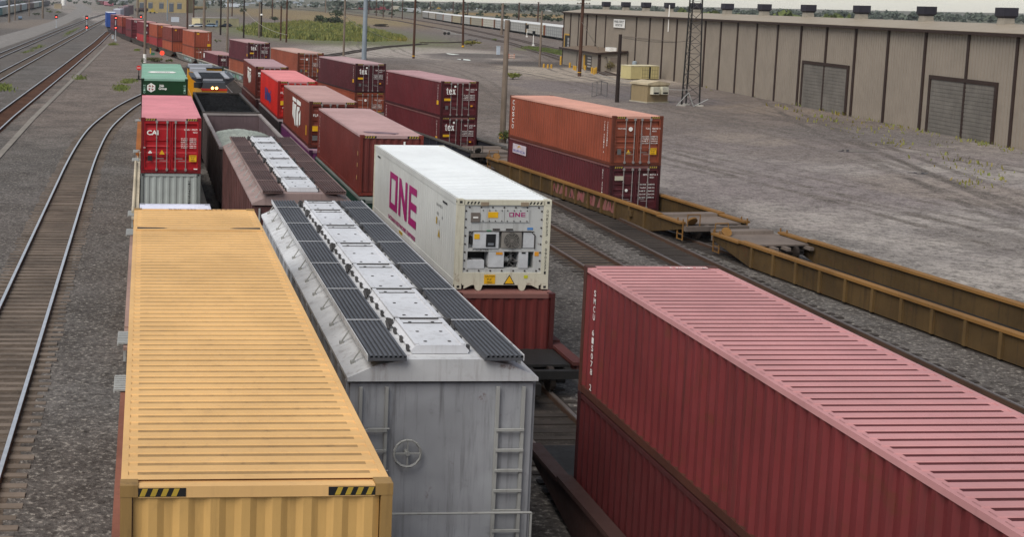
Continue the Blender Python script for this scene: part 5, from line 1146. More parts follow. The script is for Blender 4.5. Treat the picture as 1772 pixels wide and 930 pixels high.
car('white parked car with dark wheels, leftmost of the cars by the trailer', 340, 46.5, 'c9ccd0', R(190)); car('pale blue parked car between the white and dark ones', 362, 46.5, '8fa3b5', R(185)); car('dark blue parked car nearest the dark pole', 389, 46.5, '262c3c', R(200))
p = G(303, 39); o = thing('notice_board', 'blank pale notice board on posts beyond the container train', 'board', (p.x, p.y, GZ)); m_ = MB(); m_.box(-1.4, 1.4, -.04, .04, .25, 2.0); m_.build('panel', flat('pale_board', 'b9bec4'), o); m_ = MB()
for s in (-1.2, 1.2): m_.box(s-.05, s+.05, .042, .14, 0, 2.0)
m_.build('post', M_dark, o)
# yellow works building
a, b = G(236, 20), G(322, 22); o = thing('works_building', 'ochre yellow works building with dark tall windows at the top of the view', 'building', (a.x, a.y, GZ), math.atan2(b.y-a.y, b.x-a.x)); L_ = (b-a).length; hgt = 8.5
m_ = MB(); m_.box(0, L_, 0, 14, 0, hgt); m_.build('wall', paint('ochre_wall', '94825c', .8, .06, .2), o); m_ = MB(); m_.box(-.3, L_+.3, -.3, 14.3, hgt, hgt+.3); m_.build('roof', flat('works_roof', '8d8578'), o)
for fx in (.06, .24, .46, .66, .82):
    m_ = MB(); m_.box(L_*fx, L_*(fx+.09), -.06, -.002, .4 if fx in (.06, .66) else 2.0, 5.5); wn = m_.build('window', flat('works_window', '4b5058', .3), o); m_ = MB(); m_.box(L_*fx+.1, L_*(fx+.09)-.1, -.09, -.061, 5.0, 5.3); m_.build('lintel', flat('works_lintel', 'a39a86'), wn)
def tankcar(lb, px, py, col, r=1.0, L=9):
    p = G(px, py); o = thing('tank_car', lb, 'rail car', (p.x, p.y, GZ), R(80), 'tank cars by the works building'); m = paint('tank_'+col, col, .6); m_ = MB(); m_.tube((0, -L/2, 1.5), (0, L/2, 1.5), r, n=14); m_.tube((0, L/2, 1.5), (0, L/2+.5, 1.5), r, r*.5, 14); m_.tube((0, -L/2-.5, 1.5), (0, -L/2, 1.5), r*.5, r, 14); m_.build('tank', m, o); m_ = MB(); m_.box(-.9, .9, -L/2, L/2, .4, .6); m_.build('frame', M_dark, o); m_ = MB()
    for u in (-L/2+1.2, L/2-1.2):
        for w_ in (-.5, .5): wheelset(m_, u+w_)
    m_.build('wheelset', M_wheel, o)
tankcar('dark tank car at the left end of the yellow works building', 245, 21, '3b2c2c', L=6); tankcar('dark blue tank car in front of the yellow works building', 277, 13.5, '2a2d3c', L=6); tankcar('maroon tank car at the right end of the yellow works building', 317, 19, '3f2024', L=8); tankcar('dull ochre tank car right of the yellow works building', 346, 17, '6d5a34', L=8)
def loader(lb, px, py):
    p = G(px, py); o = thing('yellow_loader', lb, 'machine', (p.x, p.y, GZ), 0, 'yellow machines before the works building'); y_ = paint('loader_yellow', 'b59a3a', .6); m_ = MB(); m_.box(-1.6, 1.4, -.8, .8, .6, 1.5); m_.build('body', y_, o); m_ = MB(); m_.box(-.6, .5, -.7, .7, 1.5, 2.6); m_.build('cab', y_, o); m_ = MB()
    for x_ in (-1.1, 1.0):
        for s in (-.8, .8): m_.tube((x_, s-.15, .5), (x_, s+.15, .5), .5, n=10)
    m_.build('wheel', M_dark, o); m_ = MB(); m_.hexa([(1.4, -.7, .5), (2.6, -.7, .3), (2.6, .7, .3), (1.4, .7, .5), (1.4, -.7, .7), (2.6, -.7, .6), (2.6, .7, .6), (1.4, .7, .7)]); m_.build('bucket', y_, o)
loader('yellow loader left of centre before the works building', 264, 23); loader('yellow loader with tall cab before the works building, right of its centre', 305, 21)
p = G(382, 13); o = thing('white_trailer', 'plain white box trailer far beyond the cream site trailer', 'trailer', (p.x, p.y, GZ)); w_ = G(411, 13).x-p.x; m_ = MB(); m_.box(0, w_, 0, 2.6, 1.0, 3.6); m_.build('box', flat('trailer_white', 'c9ced4'), o); m_ = MB()
for f in (.1, .2, .8, .9):
    for y_ in (.3, 2.3): m_.tube((w_*f, y_-.15, .5), (w_*f, y_+.15, .5), .5, n=10)
m_.build('wheel', M_dark, o); m_ = MB(); m_.box(w_*.48, w_*.5, -.03, 0, 1.0, 3.6); m_.build('seam', M_dark, o)
# ------------------------------------------------------------------ vegetation
rv = random.Random(21)
L_dark = leafmat('dark_foliage', '2c3524', '45502f'); L_mid = leafmat('mid_foliage', '4a5628', '6a7236'); L_och = leafmat('ochre_weeds', '857431', '6f7a35'); L_grass = leafmat('tall_grass', '4a5a26', '8c8644'); L_far = leafmat('far_foliage', '444d42', '5a6152')
M_bark = paint('bark', '4a3d32', .9)
def leaves(mb, c, rx, ry, rz, n, s, rn, flatb=True):
    k = 0
    blobs = [(rn.gauss(0, .42)*rx, rn.gauss(0, .42)*ry, rn.uniform(-.35, .75)*rz, rn.uniform(.35, .6)) for _ in range(max(3, n//26))]
    for i in range(n):
        b = blobs[i % len(blobs)]; u = Vector((rn.gauss(0, 1), rn.gauss(0, 1), rn.gauss(0, 1))).normalized()*(rn.random()**.4)*b[3]
        p = Vector((c[0]+b[0]+u.x*rx, c[1]+b[1]+u.y*ry, max(c[2]-rz*.95, c[2]+b[2]*.6+u.z*rz)))
        a = Vector((rn.gauss(0, 1), rn.gauss(0, 1), rn.gauss(0, .7))).normalized(); d = a.cross(Vector((rn.gauss(0, 1), rn.gauss(0, 1), rn.gauss(0, 1)))).normalized(); w_ = s*rn.uniform(.6, 1.3)
        mb.quad(p-a*w_, p-d*w_*.7, p+a*w_, p+d*w_*.7)
def bush(lb, px, py, wpx, hpx, mat, n=260, grp=None, name='bush'):
    p = G(px, py); k = (p-CAM).dot(FWD)/F; r, h = wpx*k/2, hpx*k*1.35; o = thing(name, lb, name, (p.x, p.y, GZ), 0, grp)
    mb = MB(); leaves(mb, (0, 0, h*.5), r, r*.9, h*.5, n, max(.05, r*.13), rv); mb.build('foliage', mat, o)
    st = MB()
    for i in range(4): a = rv.uniform(0, 6.28); st.tube((0, 0, -.05), (r*.35*math.cos(a), r*.35*math.sin(a), h*.6), .05, .02, 4)
    st.build('stem', M_bark, o); return o
for a in (('dark green bush in the dry field, left half of the pair of large bushes', 553, 42, 24, 13), ('dark green bush in the dry field, right half of the pair of large bushes', 577, 43, 30, 12), ('dark shrub behind the large bush pair near the edge of the dry field', 585, 32, 26, 13)): bush(*a, L_dark, 420)
bush('dark green bush just behind the paired poles in the green grass', 475, 38, 17, 8, L_dark); bush('dark green tree at the top of the dark pole left of the dry field', 421, 24, 15, 8, L_dark)
for i, a in enumerate((('dark low bush between the pale railcars and the grey road, leftmost of four', 63, 26.5, 13, 4), ('green bush by the grey road, second of four', 86, 22.5, 11, 4), ('dark bush by the grey road, third of four', 82, 17.5, 10, 3), ('green shrub nearest the grey road, last of four', 101, 23, 10, 3.5))): bush(*a, L_mid if i % 2 else L_dark, 140)
bush('green weeds growing round the foot of the thick bare pole', 874, 248, 24, 20, L_mid, 500, name='weeds'); bush('ochre weeds beside the tilted dark pole', 815, 79, 26, 7, L_och, 400, name='weeds'); bush('ochre weeds in the dirt beside the thick bare pole, farther back', 887, 137, 26, 9, L_och, 400, name='weeds'); bush('dry brush against the end wall of the tan annex', 1057, 124, 22, 14, leafmat('dry_brush', '6d6238', '7d6f42'), 400, name='weeds')
bush('single small green tuft beyond the low maroon container', 375, 73.5, 11, 5, L_mid, 160, name='weeds'); bush('small dark bush by the far yard tracks', 857, 71, 10, 5, L_mid, 160)
bush('dark shrub behind the dark green container', 247, 111, 12, 9, L_dark, 160); bush('brown weeds at the foot of the white-footed pole', 268, 107, 34, 6, leafmat('brown_weeds', '5b4a30', '4e5a2c'), 300, name='weeds')
def tuft_field(label, polys, n, h0, h1, mat, name='grass'):
    mb = MB()
    for pl, share in polys:
        xs, ys = [p[0] for p in pl], [p[1] for p in pl]; c = 0
        while c < n*share:
            x, y = rv.uniform(min(xs), max(xs)), rv.uniform(min(ys), max(ys)); ins = False; j = len(pl)-1
            for i in range(len(pl)):
                if (pl[i][1] > y) != (pl[j][1] > y) and x < (pl[j][0]-pl[i][0])*(y-pl[i][1])/(pl[j][1]-pl[i][1])+pl[i][0]: ins = not ins
                j = i
            if not ins: continue
            c += 1; p = G(x, y); hh = rv.uniform(h0, h1)*(.6+.8*abs(math.sin(p.x*.13)*math.cos(p.y*.05)))
            for b in range(3):
                a = rv.uniform(0, 6.28); w_ = rv.uniform(.12, .3)*hh*1.3; q_ = Vector((math.cos(a), math.sin(a), 0)); tip = Vector((rv.gauss(0, .25)*hh, rv.gauss(0, .25)*hh, hh))
                P = Vector((p.x+rv.gauss(0, .3), p.y+rv.gauss(0, .8), GZ)); k = len(mb.v); mb.v += [tuple(P-q_*w_), tuple(P+q_*w_), tuple(P+tip+q_*.03), tuple(P+tip-q_*.03)]; mb.f.append((k, k+1, k+2, k+3))
    o = mb.build(name, mat); return tag(o, label, name, kind='stuff')
GR = [(410, 50), (428, 60), (480, 66), (560, 70), (640, 72), (700, 70), (690, 62), (655, 52), (610, 40), (560, 38), (500, 38), (440, 42)]
tuft_field('tall green and ochre grass in the open patch beyond the yard', [(GR, 1.0)], 5200, .35, 1.0, L_grass)
tuft_field('ochre fringe of the grass patch', [([(470, 64), (560, 68), (700, 71), (700, 64), (640, 60), (560, 60)], .7), ([(440, 43), (500, 39), (560, 40), (540, 44), (480, 46)], .3)], 2000, .3, .7, L_och)
GW_ = [[(203, 156), (214, 158), (217, 150), (206, 147)], [(213, 144), (232, 143), (236, 137), (218, 138)], [(134, 138), (142, 138), (142, 131), (136, 132)], [(108, 64), (112, 62), (135, 50), (137, 47), (120, 55)], [(45, 92), (75, 80), (72, 78), (38, 92)], [(0, 156), (15, 158), (12, 148), (0, 148)], [(190, 78), (200, 78), (196, 74)], [(233, 88), (240, 88), (238, 84)]]
tuft_field('sparse green and ochre weeds between the tracks', [(p, w_) for p, w_ in zip(GW_, (.2, .18, .08, .16, .12, .1, .08, .08))], 900, .08, .24, leafmat('track_weeds', '6d7330', '5c6a2a'), 'weeds')
tuft_field('scattered weeds in the open dirt yard', [([(1210, 150), (1500, 250), (1700, 330), (1765, 300), (1500, 190), (1300, 140)], .5), ([(1240, 152), (1765, 268), (1765, 258), (1240, 146)], .5)], 260, .1, .3, L_och, 'weeds')
tuft_field('short green verge beside the tracks at the shed corner', [([(905, 84), (975, 96), (975, 90), (915, 81)], 1.0)], 900, .12, .4, L_mid)

# ------------------------------------------------------------------ auto racks and other far railcars
Bt = [(941.5, 65.2), (910, 60), (882, 55.4), (855.6, 51.1), (834.5, 48), (814, 45.2), (798, 42.9), (782, 40.4), (766.7, 37.7), (754, 35.3), (741.4, 33.1), (730, 31.2), (725.5, 29.6)]
Bt = [(975, 70.8)]+Bt
rackc = ['9a9a96', 'aeaca6', 'a09e98', 'b3b1aa', 'b9b6aa', '9a927e', 'adaaa2', 'a0967c', 'b0aea8', '8e8a84', 'a39f98', '8f8c86', '95928c']
rack_l = ['pale grey auto rack car at the tan shed corner, with a graffiti smear', 'pale auto rack car with pinkish end panel beside the rust coloured signal', 'white roofed auto rack car behind the thick bare pole', 'pale grey auto rack car just left of the thick bare pole', 'auto rack car with ochre framed open panels, second left of the thick bare pole', 'grey auto rack car between the two ochre framed gaps', 'ochre sided auto rack car behind the tilted dark pole', 'pale auto rack car left of the tilted dark pole', 'grey auto rack car fourth from the far end of its train', 'dull grey auto rack car third from the far end of its train', 'dull grey auto rack car next to the last of its train', 'grey auto rack car last at the far end of its train', 'end wall auto rack car turning away at the far end']
def between(a, b):
    A, B = G(*a), G(*b); A, B = Vector((A.x, A.y, GZ)), Vector((B.x, B.y, GZ)); d = B-A; return A, d.length, math.atan2(d.y, d.x)
for i, (a, b) in enumerate(zip(Bt, Bt[1:])):
    if i >= 12: break
    A, L_, an = between(a, b); o = thing('auto_rack_car', rack_l[i], 'rail car', tuple(A), an, 'auto rack cars in the far train'); H_ = 3.75; c = rackc[i]
    m_ = MB(); m_.box(.5, L_-.5, -2.9, 0, .7, H_-.35); m_.build('body', paint('rack_'+c, c, .5, .08, .3, '4a4a4a'), o)
    m_ = MB(); m_.prism([(.45, -2.95, H_-.35), (.45, .05, H_-.35), (.45, -.25, H_-.05), (.45, -.9, H_+.1), (.45, -2.0, H_+.1), (.45, -2.65, H_-.05)], (L_-.9, 0, 0)); m_.build('roof', flat('rack_roof', 'c9c8c4'), o)
    m_ = MB(); n_ = 9
    for k in range(n_+1): x_ = .6+(L_-1.2)*k/n_; m_.box(x_-.06, x_+.06, .001, .05, .75, H_-.36)
    for z_ in (1.35, 2.2, 3.0): m_.box(.66, L_-.66, .001, .03, z_, z_+.08)
    m_.build('side_frame', flat('rack_frame_'+str(i % 3), ('6d6f72', '8a7a5e', '75706c')[i % 3]), o)
    m_ = MB(); m_.box(.02, 1.3, -2.85, .12, .7, H_-.3); m_.box(L_-1.3, L_-.02, -2.85, .12, .7, H_-.3); m_.build('end_door', paint('rack_end_'+str(i % 4), ('6d3020', '80602e', '2e2422', '5d4528')[i % 4], .7), o)
    m_ = MB(); m_.box(.3, L_-.3, -2.7, -.2, .45, .7)
    for x_ in (L_*.13, L_*.87):
        for u in (-.9, .9): m_.tube((x_+u, -2.3, .38), (x_+u, -.3, .38), .38, n=10)
    m_.build('truck', M_dark, o)
def railcar(lb, a, b, hgt, col, roof, grp, dep=2.9, rounded=False):
    A, L_, an = between(a, b); o = thing('railcar', lb, 'rail car', tuple(A), an, grp)
    m_ = MB(); m_.box(.2, L_-.2, 0, dep, .6, hgt); m_.build('body', paint('railcar_'+col, col, .6, .1, .25, '3a3430'), o)
    m_ = MB(); m_.prism([(.1, -.05, hgt), (.1, dep+.05, hgt), (.1, dep/2, hgt+.3)], (L_-.2, 0, 0)); m_.build('roof', flat('railcar_roof_'+roof, roof), o)
    m_ = MB(); m_.box(.3, L_-.3, .3, dep-.3, .3, .6)
    for x_ in (L_*.15, L_*.85): m_.box(x_-.8, x_+.8, .1, dep-.1, .0, .45)
    m_.build('truck', M_dark, o)
GL = 'railcars on the far track at the upper left'
ls = [0, 5, 12, 20, 28, 35, 38.5, 47.5, 59.5, 68.5, 74.5, 87]; lc = ['3f6a6c', '8d897c', 'a4a39c', '9a968a', '92938f', '5d4038', '8f9a9c', '4f2f30', '94948c', '3f5f64', '40363a']
ll = ['teal railcar at the very edge of the view', 'cream railcar second from the left edge', 'white railcar third from the left edge', 'cream railcar fourth from the left edge', 'off white railcar before the small brown one', 'small brown railcar in the pale row', 'pale blue white railcar after the brown one', 'maroon railcar in the pale row', 'off white railcar past the maroon one', 'teal railcar past the maroon one', 'dark railcar farthest in the pale row']
def yb(x): return 29-.235*x if x < 86 else 9
for i in range(11): railcar(ll[i], (ls[i], 29-.26*ls[i]+.0003*ls[i]**2), (ls[i+1]-.4, 29-.26*(ls[i+1]-.4)+.0003*(ls[i+1]-.4)**2), 3.5, lc[i], 'b3b5b8' if i not in (5, 7, 10) else '6a5a58', GL)
for i, (x0, x1, y0, y1, cl) in enumerate(((-2, 11, 11.5, 8.8, '8f949c'), (12, 26, 8.8, 6.2, '5a4a52'), (27, 40, 6.0, 4.0, '5f5a62'), (41, 58, 3.8, 1.8, '6a4a50'), (59, 76, 1.6, .5, '4f4a52'))):
    railcar(('grey railcar in the row behind, at the left edge', 'dusky railcar second in the row behind', 'grey violet railcar third in the row behind', 'dull maroon railcar fourth in the row behind', 'dark railcar last in the row behind')[i], (x0, y0), (x1, y1), 3.5, cl, 'a2a5ab' if i == 0 else '77777c', 'railcars in the row behind the pale ones')
GF = 'railcars on the far track under the skyline'
for i, (x0, x1, cl, rf, h_) in enumerate(((590, 600, '6a3a3a', '7a5a58', 3.9), (600.5, 607, '5d2c30', '6a4648', 3.9), (608, 612, 'a9a9a4', 'b5b5b2', 3.9), (612.5, 619, '9a9184', 'a9a498', 3.9), (620, 629, '6d2a30', '7a4a4c', 3.9), (630, 636.5, '5f2a2e', '7a4a4c', 3.9), (637, 655, '732b33', '84494f', 4.1), (655.5, 673, '732b33', '84494f', 4.1), (674, 679, '8a8580', '99958f', 3.9), (679.5, 687.5, 'b3ab98', 'bdb6a6', 3.9), (689, 696, '868a8a', '9a9e9e', 3.0), (697, 708, 'a3a5a4', 'b5b7b6', 3.0), (709, 722, 'a9aaa8', 'bbbcba', 3.0))):
    f = lambda x: 15.8+(x-600)*.026 if x < 673 else 17.7+(x-673)*.1
    railcar(('dull red railcar entering the far row', 'dark red railcar with pale neighbour in the far row', 'small white railcar in the far row', 'grey beige railcar in the far row', 'red railcar left of the thick grey steel pole', 'dark red railcar behind the thick grey steel pole', 'long crimson railcar, nearer the thick grey steel pole of a matching pair', 'long crimson railcar, farther from the thick grey steel pole of a matching pair', 'grey railcar right of the crimson pair', 'cream railcar right of the crimson pair', 'low grey hopper car at the end of the far row', 'low pale hopper car, next to last in the far row', 'low pale hopper car, last in the far row behind the tall dark pole')[i], (x0, f(x0)), (x1, f(x1)), h_, cl, rf, GF)
for i, (x0, x1, y0, y1, cl) in enumerate(((168, 178, 7.5, 8.5, '57262b'), (179.5, 190, 9.5, 10.5, 'a0606c'), (191, 199, 8.5, 8.0, '9fae9c'), (199.5, 206, 8.0, 7.5, '3a4440'), (206.5, 222, 8.5, 7.0, '9a9a98'))):
    railcar(('dark maroon railcar beyond the bend at the top edge', 'pink railcar beyond the bend at the top edge', 'pale green railcar beyond the bend at the top edge', 'dark railcar beyond the bend at the top edge', 'pale grey railcar beyond the bend at the top edge')[i], (x0, y0), (x1, y1), 3.6, cl, 'a9a2a2', 'railcars beyond the bend')
p = G(110, 9); o = thing('white_tank', 'small white tank standing by the grey road at the top', 'tank', (p.x, p.y, GZ)); m_ = MB(); m_.tube((0, 0, 0), (0, 0, 4.2), 1.7, n=12); m_.build('barrel', M_white, o); m_ = MB(); m_.tube((0, 0, 4.2), (0, 0, 4.7), 1.7, .3, 12); m_.build('cap', M_white, o)
p = G(100, 14.5); o = thing('shed', 'small buff shed between the bushes and the grey road', 'shed', (p.x, p.y, GZ)); m_ = MB(); m_.box(-2.2, 2.2, 0, 4, 0, 3.0); m_.build('wall', flat('buff_wall', '9a8a70'), o); m_ = MB(); m_.prism([(-2.4, -.2, 3), (2.4, -.2, 3), (0, -.2, 3.7)], (0, 4.4, 0)); m_.build('roof', flat('shed_roof', '8a8078'), o)
p = G(35, 33.5); o = thing('blue_barrel', 'blue grey drum on its side near the pale railcars', 'drum', (p.x, p.y, GZ)); m_ = MB(); m_.tube((-.6, 0, .6), (.6, 0, .6), .55, n=12); m_.build('barrel', flat('blue_drum', '5a6f84'), o); m_ = MB(); m_.box(-.6, .6, -.4, .4, 0, .15); m_.build('cradle', M_dark, o)

# ------------------------------------------------------------------ far town and skyline
def house(lb, px, py, wpx, hpx, wc, rc, grp):
    p = G(px, py); k = (p-CAM).dot(FWD)/F; w_, h_ = wpx*k, hpx*k; o = thing('house', lb, 'building', (p.x, p.y, GZ), 0, grp)
    m_ = MB(); m_.box(-w_/2, w_/2, 0, 9, 0, h_*.7); m_.build('wall', flat('house_wall_'+wc, wc), o); m_ = MB(); m_.prism([(-w_/2-.3, -.3, h_*.7), (-w_/2-.3, 9.3, h_*.7), (-w_/2-.3, 4.5, h_)], (w_+.6, 0, 0)); m_.build('roof', flat('house_roof_'+rc, rc), o)
rh = random.Random(11)
LT = 'small pale house in the far town under the skyline'
for i in range(110):
    px = rh.uniform(722, 985); py = rh.uniform(10.5, 16.5)+(px-722)*.012+(0 if px < 850 else 1.0)
    house(LT, px, py, rh.uniform(5, 13), rh.uniform(1.9, 3.2), rh.choice(('c9c7c0', 'bac3c8', 'c8c0aa', 'd5d2ca')), rh.choice(('c2c6cb', 'a9adb2', '8f8f92', 'cfd1d3')), 'houses in the far town under the skyline')
LT2 = 'small hazy house in the distant town along the top edge'
for i in range(60):
    px = rh.uniform(360, 720); py = rh.uniform(-1, 9)+(px-360)*.006
    house(LT2, px, py, rh.uniform(4, 12), rh.uniform(1.5, 2.6), rh.choice(('b3b6bc', 'bac3c8', 'c0bbb0')), rh.choice(('b2b6bb', '99a0a8', '84868c')), 'houses in the distant town along the top edge')
p = G(745, 16.2); o = thing('yellow_locomotive', 'tiny yellow locomotive far off, left of the tilted dark pole', 'locomotive', (p.x, p.y, GZ)); m_ = MB(); m_.box(0, 16, 0, 2.6, .9, 3.0); m_.build('hood', flat('far_yellow', 'b58f2a'), o); m_ = MB(); m_.box(0, 3, 0, 2.6, 3.0, 3.7); m_.box(0, 16, -.1, 2.7, .3, .9); m_.build('cab', flat('far_grey', '5d5f63'), o)
def treeline(label, n, fpos, h0, h1, mat, name='treeline'):
    mb = MB(); rn = random.Random(n)
    for i in range(n):
        x, y = fpos(rn); h = rn.uniform(h0, h1)*rn.uniform(.75, 1.1); r = h*rn.uniform(.5, .85); leaves(mb, (x, y, GZ+h*.52), r, r, h*.48, 46, r*.26, rn)
    return tag(mb.build(name, mat), label, 'trees', kind='stuff')
def skyl(rn):
    px = rn.uniform(560, 1830); d = rn.uniform(1050, 1500); v = ray(px, 60); s_ = d/math.hypot(v.x, v.y); return v.x*s_, v.y*s_
def townt(rn):
    px = rn.uniform(640, 1500); d = rn.uniform(620, 1050); v = ray(px, 60); s_ = d/math.hypot(v.x, v.y); return v.x*s_, v.y*s_
def hazet(rn):
    px = rn.uniform(-20, 640); d = rn.uniform(900, 2400); v = ray(px, 60); s_ = d/math.hypot(v.x, v.y); return v.x*s_, v.y*s_
treeline('grey green trees along the skyline beyond the town', 620, skyl, 5.5, 9.0, L_far)
treeline('scattered trees among the far houses', 110, townt, 2.2, 4.2, L_dark)
treeline('hazy trees in the distance along the top edge', 260, hazet, 3.5, 6.5, L_far)
def behind(rn):
    px = rn.uniform(1120, 1480); d = rn.uniform(420, 560); v = ray(px, 60); s_ = d/math.hypot(v.x, v.y); return v.x*s_, v.y*s_
treeline('greener trees just behind the tan shed roof', 46, behind, 6.5, 9.4, L_mid)
# ------------------------------------------------------------------ white refrigerated container
def reefer():
    h, hw, L = 2.32, W8/2, 12.19
    root = thing('refrigerated_container', 'white refrigerated container with magenta lettering and cooling machinery in its end', 'shipping container', (9.22, 32.36, 2.09), 0, GT4); root['W'] = W8
    ms = paint('reefer_side', 'b9b8b2', .5, .07, .3, '857c6e'); mr = paint('reefer_roof', 'd5d7d6', .5, .05, .16, '948c7c', .04); mc = paint('reefer_cream', 'c2bca8', .55, .1, .55, '6a5436', .6); mp = paint('reefer_panel', 'b0afab', .5, .07, .5, '5d544a', .2)
    b = MB()
    for s in (-1, 1):
        P = []; y = .17
        while y < L-.18: P += [(s*(hw-.012), y, .2), (s*(hw-.012), y+.2, .2), (s*(hw-.018), y+.21, .2), (s*(hw-.018), y+.23, .2)]; y += .24
        b.ribbon(P, (0, 0, h-.36))
    b.box(-hw+.1, hw-.1, L-.05, L-.01, .15, h-.15); b.build('body', ms, root)
    t = MB(); P = []; y = .1
    while y < L-.1: P += [(-hw+.06, y, h-.02), (-hw+.06, y+.17, h-.02), (-hw+.06, y+.19, h-.0), (-hw+.06, y+.25, h-.0), (-hw+.06, y+.27, h-.02)]; y += .29
    t.ribbon(P, (W8-.12, 0, 0)); t.box(-hw+.06, hw-.06, .1, L-.1, h-.08, h-.04); t.build('roof', mr, root)
    r = MB()
    for s in (-1, 1):
        a, c = sorted((s*hw, s*(hw-.07))); r.box(a, c, .18, L-.18, h-.16, h+.0); r.box(a, c, .18, L-.18, .03, .2)
    r.build('side_rail', ms, root)
    p = MB()
    for s in (-1, 1):
        a, c = sorted((s*hw, s*(hw-.19)))
        for u0, u1 in ((0, .16), (L-.16, L)): po = MB(); po.box(a, c, u0, u1, .14, h-.14); po.build('corner_post', mc, root)
    p.box(-hw+.19, hw-.19, .0, .1, h-.14, h-.01); p.build('header', mc, root); p = MB(); p.box(-hw+.19, hw-.19, .0, .1, .1, .42); p.build('sill', mc, root)
    lg = MB()
    for x in (-.6, .54): lg.prism([(x-.11, .0, .1), (x+.11, .0, .1), (x+.07, .0, -.02), (x, .0, -.06), (x-.07, .0, -.02)], (0, .1, 0))
    for s in (-1, 1): lg.prism([(s*.98, .0, .1), (s*.78, .0, .1), (s*.98, .0, .0)], (0, .1, 0))
    lg.build('fork_lug', mc, root)
    c_ = MB()
    for s in (-1, 1):
        for u0, u1 in ((-.006, .18), (L-.18, L+.006)):
            for v0, v1 in ((-.004, .135), (h-.135, h+.006)): a, c = sorted((s*(hw+.004), s*(hw-.17))); c_ = MB(); c_.box(a, c, u0, u1, v0, v1); cs = c_.build('corner_casting', mc, root)
    k = MB()
    for s in (-1, 1):
        for v in (.055, h-.065): k.box(s*(hw-.085)-.035, s*(hw-.085)+.035, -.009, -.005, v-.03, v+.03); a, c = sorted((s*(hw+.005), s*(hw+.008))); k.box(a, c, .05, .12, v-.03, v+.03)
    k.build('casting_hole', M_black, root)
    # machinery face; y = depth behind the frame
    f = MB(); y0 = .03
    def frame_rect(x0, x1, z0, z1, holes):
        xs = sorted({x0, x1, *[v for q_ in holes for v in q_[:2]]}); zs = sorted({z0, z1, *[v for q_ in holes for v in q_[2:]]})
        for xa, xb in zip(xs, xs[1:]):
            for za, zb in zip(zs, zs[1:]):
                if any(xa >= q_[0]-1e-6 and xb <= q_[1]+1e-6 and za >= q_[2]-1e-6 and zb <= q_[3]+1e-6 for q_ in holes): continue
                f.quad((xa, y0, za), (xb, y0, za), (xb, y0, zb), (xa, y0, zb))
    H1, H2 = (-.9, .82, 1.05, 1.5), (-.91, .82, .53, .97)
    frame_rect(-1.03, 1.03, .42, h-.14, [H1, H2])
    for q_, dp in ((H1, .12), (H2, .5)):
        x0, x1, z0, z1 = q_; f.quad((x0, y0, z0), (x0, y0+dp, z0), (x1, y0+dp, z0), (x1, y0, z0)); f.quad((x0, y0, z1), (x1, y0, z1), (x1, y0+dp, z1), (x0, y0+dp, z1)); f.quad((x0, y0, z0), (x0, y0, z1), (x0, y0+dp, z1), (x0, y0+dp, z0)); f.quad((x1, y0, z0), (x1, y0+dp, z0), (x1, y0+dp, z1), (x1, y0, z1))
    f.build('end_panel', mp, root)
    bk = MB(); bk.quad((-.91, .525, .53), (.82, .525, .53), (.82, .525, .97), (-.91, .525, .97)); bk.build('recess_back', flat('recess_dark', '2a2a2a', .8), root)
    bk = MB(); bk.quad((-.9, .145, 1.05), (.82, .145, 1.05), (.82, .145, 1.5), (-.9, .145, 1.5)); bk.build('upper_recess_back', mp, root)
    bo = MB()
    for i in range(7): x = -.9+.3*i; [bo.disc((x, y0-.012, z), (0, 1, 0), .024, 8, .012) for z in (.47, 2.12)]
    for i in range(8):
        z = .52+.215*i; [bo.disc((x, y0-.012, z), (0, 1, 0), .024, 8, .012) for x in (-.985, .985)]
    bo.build('bolt', flat('bolt_dark', '3a322e', .6), root)
    wh = flat('machine_white', 'b9b9b9', .5)
    for x0, x1 in ((-.61, .0), (.02, .66)):
        s_ = MB(); s_.box(x0, x1, y0-.02, y0-.001, 1.74, 2.07); pl = s_.build('access_panel', mp, root); s_ = MB()
        for u in (.1, .37, .63, .9): [s_.disc((x0+(x1-x0)*u, y0-.03, z), (0, 1, 0), .016, 7, .01) for z in (1.77, 2.04)]
        s_.build('panel_screw', flat('bolt_dark', '3a322e', .6), pl)
    def bx(name, mat, x0, x1, z0, z1, ya, yb, par=root): s_ = MB(); s_.box(x0, x1, ya, yb, z0, z1); return s_.build(name, mat, par)
    bx('caution_sticker', M_yel, -.42, -.16, 1.85, 2.0, y0-.027, y0-.0205)
    s_ = MB(); put_one(s_, (.13, y0-.024, 1.88), (.42, 0, 0), (0, 0, .11)); s_.build('lettering', M_mag, root)
    pl = bx('vent_plate', flat('vent_plate', '6a6058', .6), -.86, -.63, 1.74, 1.98, y0-.035, y0-.001); bx('vent_slot', M_white, -.81, -.68, 1.84, 1.88, y0-.042, y0-.036, pl)
    cb = bx('control_box', wh, -.78, -.12, 1.06, 1.48, y0-.03, .14); d = bx('display', M_black, -.45, -.2, 1.1, 1.43, y0-.042, y0-.031, cb); bx('screen', flat('screen_grey', '6d7074', .3), -.40, -.25, 1.14, 1.2, y0-.048, y0-.043, d); bx('yellow_note', M_yel, -.76, -.62, 1.3, 1.43, y0-.038, y0-.031, cb)
    fs = bx('fan_housing', flat('fan_grey', '807a72', .6), -.04, .48, 1.06, 1.48, y0-.02, .14)
    s_ = MB(); s_.disc((.22, y0-.034, 1.27), (0, 1, 0), .205, 24, .012); fd = s_.build('fan_opening', M_black, fs); s_ = MB()
    for rr in (.05, .09, .13, .17, .205):
        pts = [(.22+rr*math.cos(R(a)), y0-.04, 1.27+rr*math.sin(R(a))) for a in range(0, 361, 20)]; s_.path(pts, .008, 4)
